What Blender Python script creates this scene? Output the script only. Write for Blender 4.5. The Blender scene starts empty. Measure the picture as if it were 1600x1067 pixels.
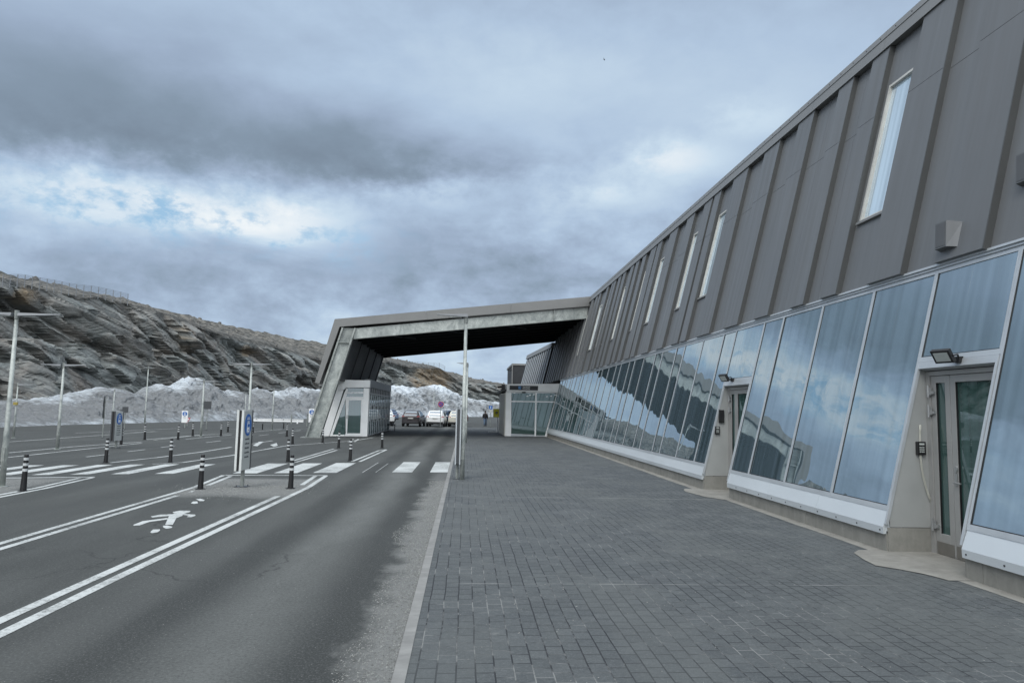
import bpy, bmesh, math, random
from math import sin, cos, tan, radians, pi, sqrt, atan2, hypot
from mathutils import Vector, Matrix, noise
random.seed(7)
SC = bpy.context.scene
COL = SC.collection

# ------------------------------------------------------------------ camera
F = 1110.0; EYE = 1.9
YAW, PITCH, ROLL = radians(3.66), radians(5.48), radians(1.15)
_f = Vector((sin(YAW)*cos(PITCH), cos(YAW)*cos(PITCH), sin(PITCH)))
_r0 = Vector((cos(YAW), -sin(YAW), 0)); _u0 = _r0.cross(_f)
_r = _r0*cos(ROLL)+_u0*sin(ROLL); _u = -_r0*sin(ROLL)+_u0*cos(ROLL)
cam = bpy.data.cameras.new("camera"); camo = bpy.data.objects.new("camera", cam); COL.objects.link(camo)
M = Matrix((( _r.x, _u.x, -_f.x, 0), (_r.y, _u.y, -_f.y, 0), (_r.z, _u.z, -_f.z, EYE), (0, 0, 0, 1)))
camo.matrix_world = M
cam.sensor_width = 36; cam.lens = F/1600*36; cam.clip_end = 6000; cam.clip_start = .05
SC.camera = camo

def D(x, y): return _r*((x-800)/F) - _u*((y-533.5)/F) + _f
def G(x, y, z=0.0):
    v = D(x, y); t = (z-EYE)/v.z; return Vector((v.x*t, v.y*t, z))
def AY(x, y, Y):
    v = D(x, y); t = Y/v.y; return Vector((v.x*t, Y, EYE+v.z*t))
def SK(x, y, y0, x0=0.0, k=.163):
    # on the vertical plane Y = y0 + k (X - x0)
    v = D(x, y); t = (y0-k*x0)/(v.y-k*v.x); return Vector((v.x*t, v.y*t, EYE+v.z*t))
def elev(x, y):
    v = D(x, y); return v.z/hypot(v.x, v.y)

# ------------------------------------------------------------------ node helper
class NB:
    def __init__(s, nt): s.nt = nt; s.n = nt.nodes; s.l = nt.links
    def add(s, typ, **kw):
        n = s.n.new(typ)
        for k, v in kw.items(): setattr(n, k, v)
        return n
    def put(s, sock, v):
        if v is None: return
        if isinstance(v, bpy.types.NodeSocket): s.l.new(v, sock)
        else: sock.default_value = v
    def m(s, op, a, b=None, c=None, clamp=False):
        n = s.add('ShaderNodeMath', operation=op); n.use_clamp = clamp
        s.put(n.inputs[0], a); s.put(n.inputs[1], b)
        if c is not None: s.put(n.inputs[2], c)
        return n.outputs[0]
    def noise(s, vec, scale, detail=4, rough=.55, dist=0.0, lac=2.0):
        n = s.add('ShaderNodeTexNoise'); s.put(n.inputs['Vector'], vec)
        n.inputs['Scale'].default_value = scale; n.inputs['Detail'].default_value = detail
        n.inputs['Roughness'].default_value = rough; n.inputs['Distortion'].default_value = dist
        n.inputs['Lacunarity'].default_value = lac
        return n.outputs['Fac']
    def ramp(s, fac, stops, interp='LINEAR'):
        n = s.add('ShaderNodeValToRGB'); cr = n.color_ramp; cr.interpolation = interp
        while len(cr.elements) < len(stops): cr.elements.new(.5)
        for e, (p, c) in zip(cr.elements, stops):
            e.position = p; e.color = c if len(c) == 4 else (*c, 1)
        s.put(n.inputs[0], fac); return n.outputs[0]
    def mix(s, fac, a, b, typ='MIX'):
        n = s.add('ShaderNodeMix', data_type='RGBA', blend_type=typ)
        s.put(n.inputs[0], fac)
        s.put(n.inputs[6], a if isinstance(a, bpy.types.NodeSocket) else (*a, 1))
        s.put(n.inputs[7], b if isinstance(b, bpy.types.NodeSocket) else (*b, 1))
        return n.outputs[2]
    def rng(s, v, a, b, c=0.0, d=1.0, smooth=False):
        n = s.add('ShaderNodeMapRange'); n.clamp = True
        if smooth: n.interpolation_type = 'SMOOTHSTEP'
        s.put(n.inputs[0], v)
        for i, q in enumerate((a, b, c, d)): n.inputs[i+1].default_value = q
        return n.outputs[0]
    def mapping(s, vec, scale=(1, 1, 1), rot=(0, 0, 0), loc=(0, 0, 0)):
        n = s.add('ShaderNodeMapping'); s.put(n.inputs[0], vec)
        n.inputs['Location'].default_value = loc; n.inputs['Rotation'].default_value = rot; n.inputs['Scale'].default_value = scale
        return n.outputs[0]
    def bump(s, h, strength=.3, dist=.02, normal=None):
        n = s.add('ShaderNodeBump'); n.inputs['Strength'].default_value = strength; n.inputs['Distance'].default_value = dist
        s.put(n.inputs['Height'], h)
        if normal is not None: s.put(n.inputs['Normal'], normal)
        return n.outputs[0]

# ------------------------------------------------------------------ world: cloudy sky, soft sun
W = bpy.data.worlds.new("World"); SC.world = W; W.use_nodes = True
nb = NB(W.node_tree); W.node_tree.nodes.clear()
tc = nb.add('ShaderNodeTexCoord').outputs['Generated']
SUN_EL, SUN_AZ = 46, -150
def build_sky():
    m, rng = nb.m, nb.rng
    sep = nb.add('ShaderNodeSeparateXYZ'); nb.put(sep.inputs[0], tc); X, Y, Z = sep.outputs
    # cloud layer: the view ray meets a flat deck overhead
    zz = m('ADD', m('MAXIMUM', Z, 0.0), .10)
    cmb = nb.add('ShaderNodeCombineXYZ'); nb.put(cmb.inputs[0], m('DIVIDE', X, zz)); nb.put(cmb.inputs[1], m('DIVIDE', Y, zz)); cmb.inputs[2].default_value = 3.1
    deck = cmb.outputs[0]
    n1 = nb.noise(deck, .55, 7, .56, .35); n2 = nb.noise(deck, 1.7, 6, .55, .15); n3 = nb.noise(nb.mapping(tc, (1, 1, 1.5)), 8.0, 8, .62, .1)
    az = m('MULTIPLY', m('ARCTAN2', X, Y), 57.2958); el = m('MULTIPLY', m('ARCSINE', Z), 57.2958)
    n4 = nb.noise(nb.mapping(tc, (1, 1, 1.7)), 24.0, 5, .60, .15)
    lowk = rng(el, 15, 24, 1.0, .22, True)
    w1 = m('MULTIPLY', m('SUBTRACT', n2, .5), 9.0); w2 = m('ADD', m('MULTIPLY', m('SUBTRACT', n3, .5), 7.0), m('MULTIPLY', m('SUBTRACT', n4, .5), 3.0))
    az = m('ADD', az, m('ADD', w1, w2)); el = m('ADD', el, m('MULTIPLY', m('ADD', w1, m('MULTIPLY', w2, -1.0)), .42))
    def blob(a, e, sa, se, amp):
        q = m('ADD', m('POWER', m('ABSOLUTE', m('DIVIDE', m('SUBTRACT', az, a), sa)), 2.0), m('POWER', m('ABSOLUTE', m('DIVIDE', m('SUBTRACT', el, e), se)), 2.0))
        return m('MULTIPLY', m('EXPONENT', m('MULTIPLY', q, -1.0)), amp)
    b = m('ADD', .47, m('MULTIPLY', m('SUBTRACT', n1, .5), .18))
    b = m('ADD', b, m('MULTIPLY', m('SUBTRACT', n2, .5), .30))
    b = m('ADD', b, m('MULTIPLY', m('SUBTRACT', n3, .5), m('MULTIPLY', lowk, .62)))
    b = m('ADD', b, m('MULTIPLY', m('SUBTRACT', n4, .5), m('MULTIPLY', lowk, .30)))
    for t in [(-26, 20.8, 15, 4.0, -.31), (-10, 19.3, 10, 2.8, -.27), (-33, 17.6, 8, 2.0, -.14), (-24, 14.6, 12, 1.8, .33), (-14, 13.2, 6, 1.5, .34),
              (-4, 17.2, 6, 1.3, .26), (18.5, 19.6, 3.5, 1.6, .26), (12, 16.8, 4, 1.2, .14), (24, 22, 3, 1.2, .16), (10, 17.5, 8, 2.2, .10), (-3, 12.6, 11, 3.0, -.13), (-20, 9.3, 12, 2.3, -.12), (6, 9.5, 14, 3, -.10),
              (6, 26, 24, 4.5, .17), (-30, 29, 12, 4, .06), (-1.5, 3.9, 16, 2.2, .15), (22, 24, 10, 2.5, .03)]:
        b = m('ADD', b, blob(*t))
    # gap in the deck where blue shows
    gap = m('MULTIPLY', m('ADD', blob(-23, 13.8, 10, 2.0, 1.3), blob(-13, 12.6, 5, 1.0, .9)), rng(m('ADD', m('MULTIPLY', n3, .4), m('MULTIPLY', n4, .6)), .44, .54, .85, .0), clamp=True)
    col = nb.ramp(b, [(.0, (.195, .25, .32)), (.20, (.25, .325, .415)), (.38, (.36, .455, .60)), (.54, (.47, .60, .77)), (.72, (.62, .76, .89)), (.95, (.92, .97, 1.0))])
    col = nb.mix(gap, col, (.36, .58, .80))
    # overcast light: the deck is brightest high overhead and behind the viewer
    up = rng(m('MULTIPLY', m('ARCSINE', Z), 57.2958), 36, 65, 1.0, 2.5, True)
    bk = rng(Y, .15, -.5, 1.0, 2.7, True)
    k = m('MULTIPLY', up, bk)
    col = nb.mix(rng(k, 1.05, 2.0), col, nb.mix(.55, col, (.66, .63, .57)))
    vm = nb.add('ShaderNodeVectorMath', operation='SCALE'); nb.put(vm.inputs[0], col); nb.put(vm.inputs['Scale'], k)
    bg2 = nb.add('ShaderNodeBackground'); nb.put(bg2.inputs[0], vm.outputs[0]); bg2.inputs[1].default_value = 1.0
    sky = nb.add('ShaderNodeTexSky'); sky.sky_type = 'NISHITA'; sky.sun_disc = False
    sky.sun_elevation = radians(SUN_EL); sky.sun_rotation = radians(SUN_AZ)
    bg1 = nb.add('ShaderNodeBackground'); nb.put(bg1.inputs[0], sky.outputs[0]); bg1.inputs[1].default_value = .07
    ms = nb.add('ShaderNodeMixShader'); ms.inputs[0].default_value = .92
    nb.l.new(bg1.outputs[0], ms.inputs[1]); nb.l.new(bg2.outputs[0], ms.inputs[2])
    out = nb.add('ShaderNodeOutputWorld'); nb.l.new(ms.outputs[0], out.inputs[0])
build_sky()
sl = bpy.data.lights.new("sun", 'SUN'); sl.energy = 1.15; sl.angle = radians(25); sl.color = (1, .97, .92)
so = bpy.data.objects.new("sun", sl); COL.objects.link(so)
sd = Vector((sin(radians(SUN_AZ))*cos(radians(SUN_EL)), cos(radians(SUN_AZ))*cos(radians(SUN_EL)), sin(radians(SUN_EL))))
so.rotation_euler = sd.to_track_quat('Z', 'Y').to_euler()
SC.view_settings.view_transform = 'Standard'; SC.view_settings.look = 'None'
SC.view_settings.exposure = 0.0; SC.view_settings.gamma = 1.0

# ------------------------------------------------------------------ materials
MATS = {}
def mat(name, base, rough=.6, metal=0.0, var=.12, vscale=3.0, bump=.0, bscale=40.0, spec=.5, tint=None, stretch=(1, 1, 1), speck=0.0):
    if name in MATS: return MATS[name]
    mt = bpy.data.materials.new(name); mt.use_nodes = True; b = NB(mt.node_tree)
    p = mt.node_tree.nodes['Principled BSDF']
    co = b.mapping(b.add('ShaderNodeTexCoord').outputs['Object'], stretch)
    n = b.noise(co, vscale, 5, .6)
    dark = tuple(c*(1-var) for c in base); lite = tuple(min(1, c*(1+var)) for c in (tint or base))
    col = b.mix(b.rng(n, .3, .7), dark, lite)
    if speck:
        n2 = b.noise(co, 180, 2, .7); col = b.mix(b.rng(n2, .45, .75, 0, speck), col, tuple(min(1, c*2.2) for c in base))
    b.put(p.inputs['Base Color'], col)
    b.put(p.inputs['Roughness'], b.rng(n, .2, .8, max(0, rough-.08), min(1, rough+.08)))
    p.inputs['Metallic'].default_value = metal; p.inputs['Specular IOR Level'].default_value = spec
    if bump: b.put(p.inputs['Normal'], b.bump(b.noise(co, bscale, 4, .6), bump, .01))
    MATS[name] = mt; return mt

def streaks(b, co, sx=9.0, sz=.35):
    return b.noise(b.mapping(co, (1, sx, sz)), 1.0, 5, .6)

def mat_cladding():
    mt = bpy.data.materials.new("cladding_metal"); mt.use_nodes = True; b = NB(mt.node_tree); p = mt.node_tree.nodes['Principled BSDF']
    co = b.add('ShaderNodeTexCoord').outputs['Object']
    s = streaks(b, co, 5, .25); n = b.noise(co, .6, 4)
    c = b.mix(b.rng(s, .35, .72), (.152, .160, .165), (.134, .141, .146))
    c = b.mix(b.rng(n, .3, .7, 0, .5), c, (.172, .174, .174))
    drip = b.rng(b.noise(b.mapping(co, (1, 4.0, .22)), 1.0, 6, .7), .66, .74, 0, .35)
    c = b.mix(drip, c, (.095, .098, .105))
    oi = b.add('ShaderNodeObjectInfo').outputs['Random']; c = b.mix(b.rng(oi, 0, 1, 0, .35), c, (.118, .122, .126))
    b.put(p.inputs['Base Color'], c); b.put(p.inputs['Roughness'], b.rng(s, .3, .7, .42, .58)); p.inputs['Metallic'].default_value = .15
    b.put(p.inputs['Normal'], b.bump(b.noise(co, 1.3, 2), .12, .03))
    return mt

def mat_glass(name, refl=.62, dark=(.018, .030, .030), wave=1.0, streak=.5, tint=(.80, .88, .94), rough=.004, near_white=0.0):
    mt = bpy.data.materials.new(name); mt.use_nodes = True; nt = mt.node_tree; b = NB(nt); nt.nodes.remove(nt.nodes['Principled BSDF'])
    out = nt.nodes['Material Output']
    co = b.add('ShaderNodeTexCoord').outputs['Object']
    # roller wave of tempered glass
    w = b.noise(b.mapping(co, (1, 1.1, .8)), 1.0, 1, .4)
    w2 = b.noise(b.mapping(co, (1, .35, 2.2), loc=(4, 2, 1)), 1.0, 0, .3)
    nrm = b.bump(b.m('ADD', w, b.m('MULTIPLY', w2, .5)), .5*wave, .016)
    gl = b.add('ShaderNodeBsdfGlossy'); gl.inputs['Color'].default_value = (*tint, 1); gl.inputs['Roughness'].default_value = rough; b.put(gl.inputs['Normal'], nrm)
    df = b.add('ShaderNodeBsdfDiffuse')
    s = b.noise(b.mapping(co, (1, 14, .5)), 1.0, 6, .65)
    sep = b.add('ShaderNodeSeparateXYZ'); b.put(sep.inputs[0], co)
    fold = b.noise(b.mapping(co, (0, 7.0, .12)), 1.0, 2, .4)
    inner = b.mix(b.rng(fold, .35, .7), dark, tuple(min(1, d*1.7+.004) for d in dark))
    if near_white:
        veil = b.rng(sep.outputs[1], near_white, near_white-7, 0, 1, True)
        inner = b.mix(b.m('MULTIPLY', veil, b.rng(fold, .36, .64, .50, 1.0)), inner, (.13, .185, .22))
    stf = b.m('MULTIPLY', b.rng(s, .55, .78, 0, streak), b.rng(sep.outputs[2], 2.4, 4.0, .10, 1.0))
    b.put(df.inputs[0], b.mix(stf, inner, (.36, .42, .46)))
    fr = b.add('ShaderNodeFresnel'); fr.inputs[0].default_value = 1.5
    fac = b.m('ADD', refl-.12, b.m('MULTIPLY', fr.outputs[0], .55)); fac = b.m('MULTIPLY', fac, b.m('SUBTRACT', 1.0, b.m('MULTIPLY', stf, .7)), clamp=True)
    ms = b.add('ShaderNodeMixShader'); b.put(ms.inputs[0], fac)
    nt.links.new(df.outputs[0], ms.inputs[1]); nt.links.new(gl.outputs[0], ms.inputs[2]); nt.links.new(ms.outputs[0], out.inputs[0])
    return mt

def mat_galv(name="galvanised_steel", k=1.0):
    mt = bpy.data.materials.new(name); mt.use_nodes = True; b = NB(mt.node_tree); p = mt.node_tree.nodes['Principled BSDF']
    co = b.add('ShaderNodeTexCoord').outputs['Object']
    n = b.noise(co, 1.3, 7, .7, 1.2); v = b.add('ShaderNodeTexVoronoi'); b.put(v.inputs['Vector'], co); v.inputs['Scale'].default_value = 14
    n2 = b.noise(b.mapping(co, (1, 1, .25), (0, radians(50), 0)), 2.2, 5, .7, .6)
    c = b.mix(b.rng(n, .36, .64), tuple(k*x for x in (.22, .245, .235)), tuple(k*x for x in (.56, .59, .55)))
    c = b.mix(b.rng(n2, .52, .72, 0, .55), c, tuple(k*x for x in (.66, .68, .64)))
    c = b.mix(b.m('MULTIPLY', v.outputs['Distance'], .5), c, (.2*k, .215*k, .21*k))
    b.put(p.inputs['Base Color'], c); p.inputs['Metallic'].default_value = .15; b.put(p.inputs['Roughness'], b.rng(n, .3, .7, .42, .62))
    return mt

def mat_ground():
    mt = bpy.data.materials.new("asphalt"); mt.use_nodes = True; b = NB(mt.node_tree); p = mt.node_tree.nodes['Principled BSDF']; m, rng = b.m, b.rng
    co = b.add('ShaderNodeTexCoord').outputs['Object']; sep = b.add('ShaderNodeSeparateXYZ'); b.put(sep.inputs[0], co); X, Y, Z = sep.outputs
    big = b.noise(co, .22, 6, .6, .6); mid = b.noise(b.mapping(co, (1.0, .22, 1)), 1.1, 6, .65, .4); fine = b.noise(co, 55, 3, .75); grit = b.noise(co, 160, 2, .8); blot = b.noise(co, 2.6, 5, .65)
    fd = b.noise(co, 18, 4, .7)
    c = b.mix(rng(big, .3, .7), (.042, .045, .043), (.062, .066, .063))
    c = b.mix(rng(mid, .42, .75, 0, .7), c, (.092, .097, .093))
    c = b.mix(rng(blot, .55, .8, 0, .35), c, (.042, .045, .044))
    # tyre-polished bands and dust between them, along the lane beside the pavement
    Xw = m('ADD', X, m('MULTIPLY', m('SUBTRACT', b.noise(b.mapping(co, (.3, .12, 1)), 1.0, 3), .5), 1.1))
    def band(c0, w, soft):
        return rng(m('ABSOLUTE', m('SUBTRACT', Xw, c0)), w-soft, w+soft, 1, 0, True)
    lane = m('MULTIPLY', rng(X, -3.7, -3.4, 0, 1), rng(X, -.5, -.4, 1, 0))
    tr = m('MULTIPLY', m('ADD', band(-1.12, .30, .26), band(-2.55, .32, .30), clamp=True), lane)
    c = b.mix(m('MULTIPLY', tr, rng(mid, .25, .7, .95, .6)), c, (.031, .034, .033))
    g30 = b.noise(co, 30, 4, .8)
    dust = m('MULTIPLY', m('MULTIPLY', band(-1.85, .34, .34), lane), rng(m('ADD', m('MULTIPLY', b.noise(b.mapping(co, (1, .35, 1)), 1.6, 6, .75), .6), m('MULTIPLY', g30, .55)), .36, .66, .22, .95))
    c = b.mix(dust, c, (.138, .144, .138))
    c = b.mix(m('MULTIPLY', m('MULTIPLY', rng(X, -3.6, -3.3, 0, 1), rng(X, -3.0, -2.8, 1, 0)), .4), c, (.10, .104, .10))
    vk = b.add('ShaderNodeTexVoronoi', feature='DISTANCE_TO_EDGE'); wv_ = b.add('ShaderNodeVectorMath', operation='ADD'); nzz = b.add('ShaderNodeTexNoise'); b.put(nzz.inputs['Vector'], co); nzz.inputs['Scale'].default_value = 1.2; nzz.inputs['Detail'].default_value = 5; b.put(wv_.inputs[0], co); b.put(wv_.inputs[1], nzz.outputs['Color']); b.put(vk.inputs['Vector'], wv_.outputs[0]); vk.inputs['Scale'].default_value = .16
    c = b.mix(m('MULTIPLY', rng(vk.outputs['Distance'], 0.0, .0035, .8, 0), rng(b.noise(co, .3, 2), .48, .55)), c, (.018, .019, .019))
    pa = b.add('ShaderNodeTexVoronoi', feature='F1'); b.put(pa.inputs['Vector'], b.mapping(co, (.11, .05, 1))); pa.inputs['Scale'].default_value = 1.0; sp_ = b.add('ShaderNodeSeparateColor'); b.put(sp_.inputs[0], pa.outputs['Color'])
    c = b.mix(rng(sp_.outputs[0], 0, 1, 0, .30), c, (.036, .038, .038))
    for cx in (-7.0, -8.3, -12.6, -14.0):
        c = b.mix(m('MULTIPLY', band(cx, .32, .3), .45), c, (.045, .048, .047))
    # loose grit: along the kerb and on the painted islands
    edge = m('ADD', Xw, m('MULTIPLY', m('SUBTRACT', b.noise(co, 1.4, 5, .7), .5), .9))
    gk = m('MULTIPLY', rng(edge, -.98, -.72, 0, 1), m('MULTIPLY', rng(X, -.47, -.455, 1, 0), rng(Y, 17.5, 21.5, 1, .25)))
    wob = m('MULTIPLY', m('SUBTRACT', b.noise(co, .9, 5, .65), .5), 1.6)
    gi = m('MULTIPLY', m('MULTIPLY', rng(m('ADD', Y, wob), 15.0, 15.7, 0, 1), rng(m('ADD', Y, wob), 18.6, 19.3, 1, 0)), m('MULTIPLY', rng(X, -6.2, -6.0, 0, 1), rng(m('ADD', X, m('MULTIPLY', wob, .2)), -3.7, -3.5, 1, 0)))
    gl = m('MULTIPLY', m('MULTIPLY', rng(m('ADD', Y, wob), 14.6, 15.3, 0, 1), rng(Y, 18.0, 18.7, 1, 0)), rng(m('ADD', X, wob), -9.3, -9.6, 0, 1))
    gv = m('MAXIMUM', m('MAXIMUM', gk, gi), m('MULTIPLY', gl, rng(X, -13, -12.5, 0, 1)))
    gc = b.mix(rng(grit, .35, .65), (.065, .066, .063), (.30, .305, .295)); gc = b.mix(rng(fine, .40, .62, 0, .6), gc, (.22, .225, .215)); gc = b.mix(rng(fd, .60, .75, 0, .5), gc, (.08, .083, .08))
    c = b.mix(m('MULTIPLY', gv, rng(fd, .25, .5, .55, 1.0)), c, gc)
    c = b.mix(rng(g30, .53, .72, 0, .38), c, (.145, .15, .145)); c = b.mix(rng(fine, .52, .72, 0, .50), c, (.20, .205, .20)); c = b.mix(rng(grit, .52, .72, 0, .5), c, (.024, .026, .025)); c = b.mix(rng(g30, .47, .30, 0, .5), c, (.026, .028, .027))
    b.put(p.inputs['Base Color'], c); b.put(p.inputs['Roughness'], b.rng(big, .2, .8, .78, .95)); p.inputs['Specular IOR Level'].default_value = .3
    h = m('ADD', m('MULTIPLY', grit, m('ADD', m('MULTIPLY', gv, 1.6), .35)), m('MULTIPLY', fine, m('ADD', m('MULTIPLY', gv, 1.5), .3)))
    b.put(p.inputs['Normal'], b.bump(h, .6, .006))
    return mt

def mat_paver():
    mt = bpy.data.materials.new("concrete_pavers"); mt.use_nodes = True; b = NB(mt.node_tree); p = mt.node_tree.nodes['Principled BSDF']; m, rng = b.m, b.rng
    co = b.add('ShaderNodeTexCoord').outputs['Object']
    wobv = b.add('ShaderNodeVectorMath', operation='SCALE'); nz = b.add('ShaderNodeTexNoise'); b.put(nz.inputs['Vector'], co); nz.inputs['Scale'].default_value = 1.3
    b.put(wobv.inputs[0], nz.outputs['Color']); wobv.inputs['Scale'].default_value = .028
    va = b.add('ShaderNodeVectorMath', operation='ADD'); b.put(va.inputs[0], co); b.put(va.inputs[1], wobv.outputs[0])
    rc = b.mapping(va.outputs[0], (1, 1, 1), (0, 0, radians(90)))
    br = b.add('ShaderNodeTexBrick'); b.put(br.inputs['Vector'], rc); br.offset = .5; br.offset_frequency = 2; br.squash = 1.0
    br.inputs['Scale'].default_value = 1.0; br.inputs['Brick Width'].default_value = .19; br.inputs['Row Height'].default_value = .14
    br.inputs['Mortar Size'].default_value = .0062; br.inputs['Mortar Smooth'].default_value = .25; br.inputs['Bias'].default_value = 0
    br.inputs['Color1'].default_value = (0, 0, 0, 1); br.inputs['Color2'].default_value = (1, 1, 1, 1); br.inputs['Mortar'].default_value = (.5, .5, .5, 1)
    bw = b.add('ShaderNodeRGBToBW'); b.put(bw.inputs[0], br.outputs['Color'])
    big = b.noise(co, .35, 5, .6, .5); blot = b.noise(co, 1.6, 6, .65); fine = b.noise(co, 90, 3, .75)
    c = b.mix(bw.outputs[0], (.056, .063, .067), (.080, .088, .091))
    c = b.mix(rng(big, .35, .7, 0, .55), c, (.080, .087, .084)); c = b.mix(rng(blot, .5, .75, 0, .45), c, (.052, .056, .064))
    f2 = b.noise(co, 38, 4, .8); c = b.mix(rng(f2, .52, .70, 0, .40), c, (.17, .182, .182)); c = b.mix(rng(fine, .5, .72, 0, .35), c, (.20, .205, .20)); c = b.mix(rng(f2, .46, .30, 0, .45), c, (.040, .044, .048))
    joint = b.mix(rng(b.noise(co, 1.1, 5, .7), .50, .60), (.020, .022, .025), (.18, .185, .18))
    c = b.mix(br.outputs['Fac'], c, joint)
    # dried lime and gum spots
    vo = b.add('ShaderNodeTexVoronoi'); b.put(vo.inputs['Vector'], co); vo.inputs['Scale'].default_value = 2.3; vo.inputs['Randomness'].default_value = 1
    spot = m('MULTIPLY', rng(m('ADD', vo.outputs['Distance'], m('MULTIPLY', b.noise(co, 25, 3), .08)), .075, .055, 0, 1), rng(b.noise(co, .8, 2), .50, .60, 0, .8))
    c = b.mix(spot, c, (.34, .34, .32))
    sm = m('MULTIPLY', rng(b.noise(b.mapping(co, (1.2, 3.5, 1)), 1.0, 6, .75), .63, .70, 0, .45), rng(b.noise(co, .25, 2), .4, .6))
    c = b.mix(sm, c, (.25, .25, .24))
    sy = b.add('ShaderNodeSeparateXYZ'); b.put(sy.inputs[0], va.outputs[0])
    for yy, wd, am in ((7.95, .014, .8), (15.65, .03, .7), (3.9, .012, .5), (12.1, .012, .3)):
        ln = m('MULTIPLY', rng(m('ABSOLUTE', m('SUBTRACT', sy.outputs[1], yy)), wd*.5, wd, am, 0), rng(b.noise(b.mapping(co, (.8, 3, 1), loc=(yy, 0, 0)), 1.0, 4, .7), .42, .58))
        c = b.mix(ln, c, (.27, .275, .265))
    zone = b.noise(b.mapping(co, (.5, .22, 1), (0, 0, .5)), 1.0, 4, .6); c = b.mix(rng(zone, .50, .54, 0, .28), c, (.105, .112, .108))
    b.put(p.inputs['Base Color'], c); b.put(p.inputs['Roughness'], rng(blot, .2, .8, .62, .85)); p.inputs['Specular IOR Level'].default_value = .4
    h = m('ADD', m('MULTIPLY', m('SUBTRACT', 1.0, br.outputs['Fac']), 1.0), m('ADD', m('MULTIPLY', fine, .25), m('MULTIPLY', bw.outputs[0], .35)))
    b.put(p.inputs['Normal'], b.bump(h, .7, .006))
    return mt

def mat_paint(name="road_paint"):
    mt = bpy.data.materials.new(name); mt.use_nodes = True; nt = mt.node_tree; b = NB(nt); p = nt.nodes['Principled BSDF']
    co = b.add('ShaderNodeTexCoord').outputs['Object']
    n = b.noise(co, 14, 6, .8); n2 = b.noise(co, .9, 3, .6); n3 = b.noise(co, 45, 3, .8)
    wear = b.rng(b.m('ADD', b.m('ADD', b.m('MULTIPLY', n, .8), b.m('MULTIPLY', n2, .6)), b.m('MULTIPLY', n3, .55)), .94, 1.16, 0, .85)
    b.put(p.inputs['Base Color'], b.mix(wear, (.47, .49, .48), (.10, .105, .10))); p.inputs['Roughness'].default_value = .75
    return mt

def mat_rock():
    mt = bpy.data.materials.new("blasted_rock"); mt.use_nodes = True; b = NB(mt.node_tree); p = mt.node_tree.nodes['Principled BSDF']; m, rng = b.m, b.rng
    co = b.add('ShaderNodeTexCoord').outputs['Object']
    sa = b.add('ShaderNodeAttribute', attribute_name='strata').outputs['Vector']
    s = b.noise(b.mapping(sa, (.22, .80, .5)), 1.3, 9, .68, .5); s2 = b.noise(b.mapping(sa, (.10, .42, .3), loc=(3, 7, 0)), 1.0, 7, .65, .7)
    crack = b.add('ShaderNodeTexVoronoi', feature='DISTANCE_TO_EDGE'); b.put(crack.inputs['Vector'], b.mapping(sa, (.24, .95, .3))); crack.inputs['Scale'].default_value = .9
    n = b.noise(co, .10, 5, .6, 1.2); n2 = b.noise(co, .06, 3, .5, .8); n3 = b.noise(co, 1.1, 8, .75)
    c = b.mix(rng(s, .32, .68), (.048, .055, .054), (.29, .31, .30))
    c = b.mix(rng(n, .46, .66, 0, .6), c, (.25, .215, .185))
    c = b.mix(rng(s2, .50, .68, 0, .75), c, (.075, .078, .078))
    c = b.mix(m('MULTIPLY', rng(n3, .55, .72, 0, .8), rng(s2, .3, .55, 1, .3)), c, (.42, .415, .40))
    sep = b.add('ShaderNodeSeparateXYZ'); b.put(sep.inputs[0], co)
    och = m('MULTIPLY', rng(n2, .66, .72, 0, .5), rng(sep.outputs[2], 4.5, 9.0, 0, 1))
    c = b.mix(m('MULTIPLY', och, rng(n3, .3, .6, .4, .95)), c, (.22, .165, .10))
    c = b.mix(rng(crack.outputs['Distance'], .0, .045, .5, 0), c, (.05, .052, .052))
    at = b.add('ShaderNodeAttribute', attribute_name='ochre'); c = b.mix(m('MULTIPLY', at.outputs['Fac'], rng(n3, .35, .62, .25, .85)), c, (.24, .175, .105))
    at2 = b.add('ShaderNodeAttribute', attribute_name='top')
    scrub = b.mix(rng(b.noise(co, .9, 7, .75), .42, .62), (.045, .046, .042), (.19, .18, .16))
    c = b.mix(at2.outputs['Fac'], c, scrub)
    b.put(p.inputs['Base Color'], c); p.inputs['Roughness'].default_value = .85; p.inputs['Specular IOR Level'].default_value = .3
    h = m('ADD', m('ADD', m('MULTIPLY', s, 1.4), m('MULTIPLY', n3, .6)), m('MULTIPLY', rng(crack.outputs['Distance'], 0, .09), .5)); b.put(p.inputs['Normal'], b.bump(h, .7, .30))
    return mt

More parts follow.
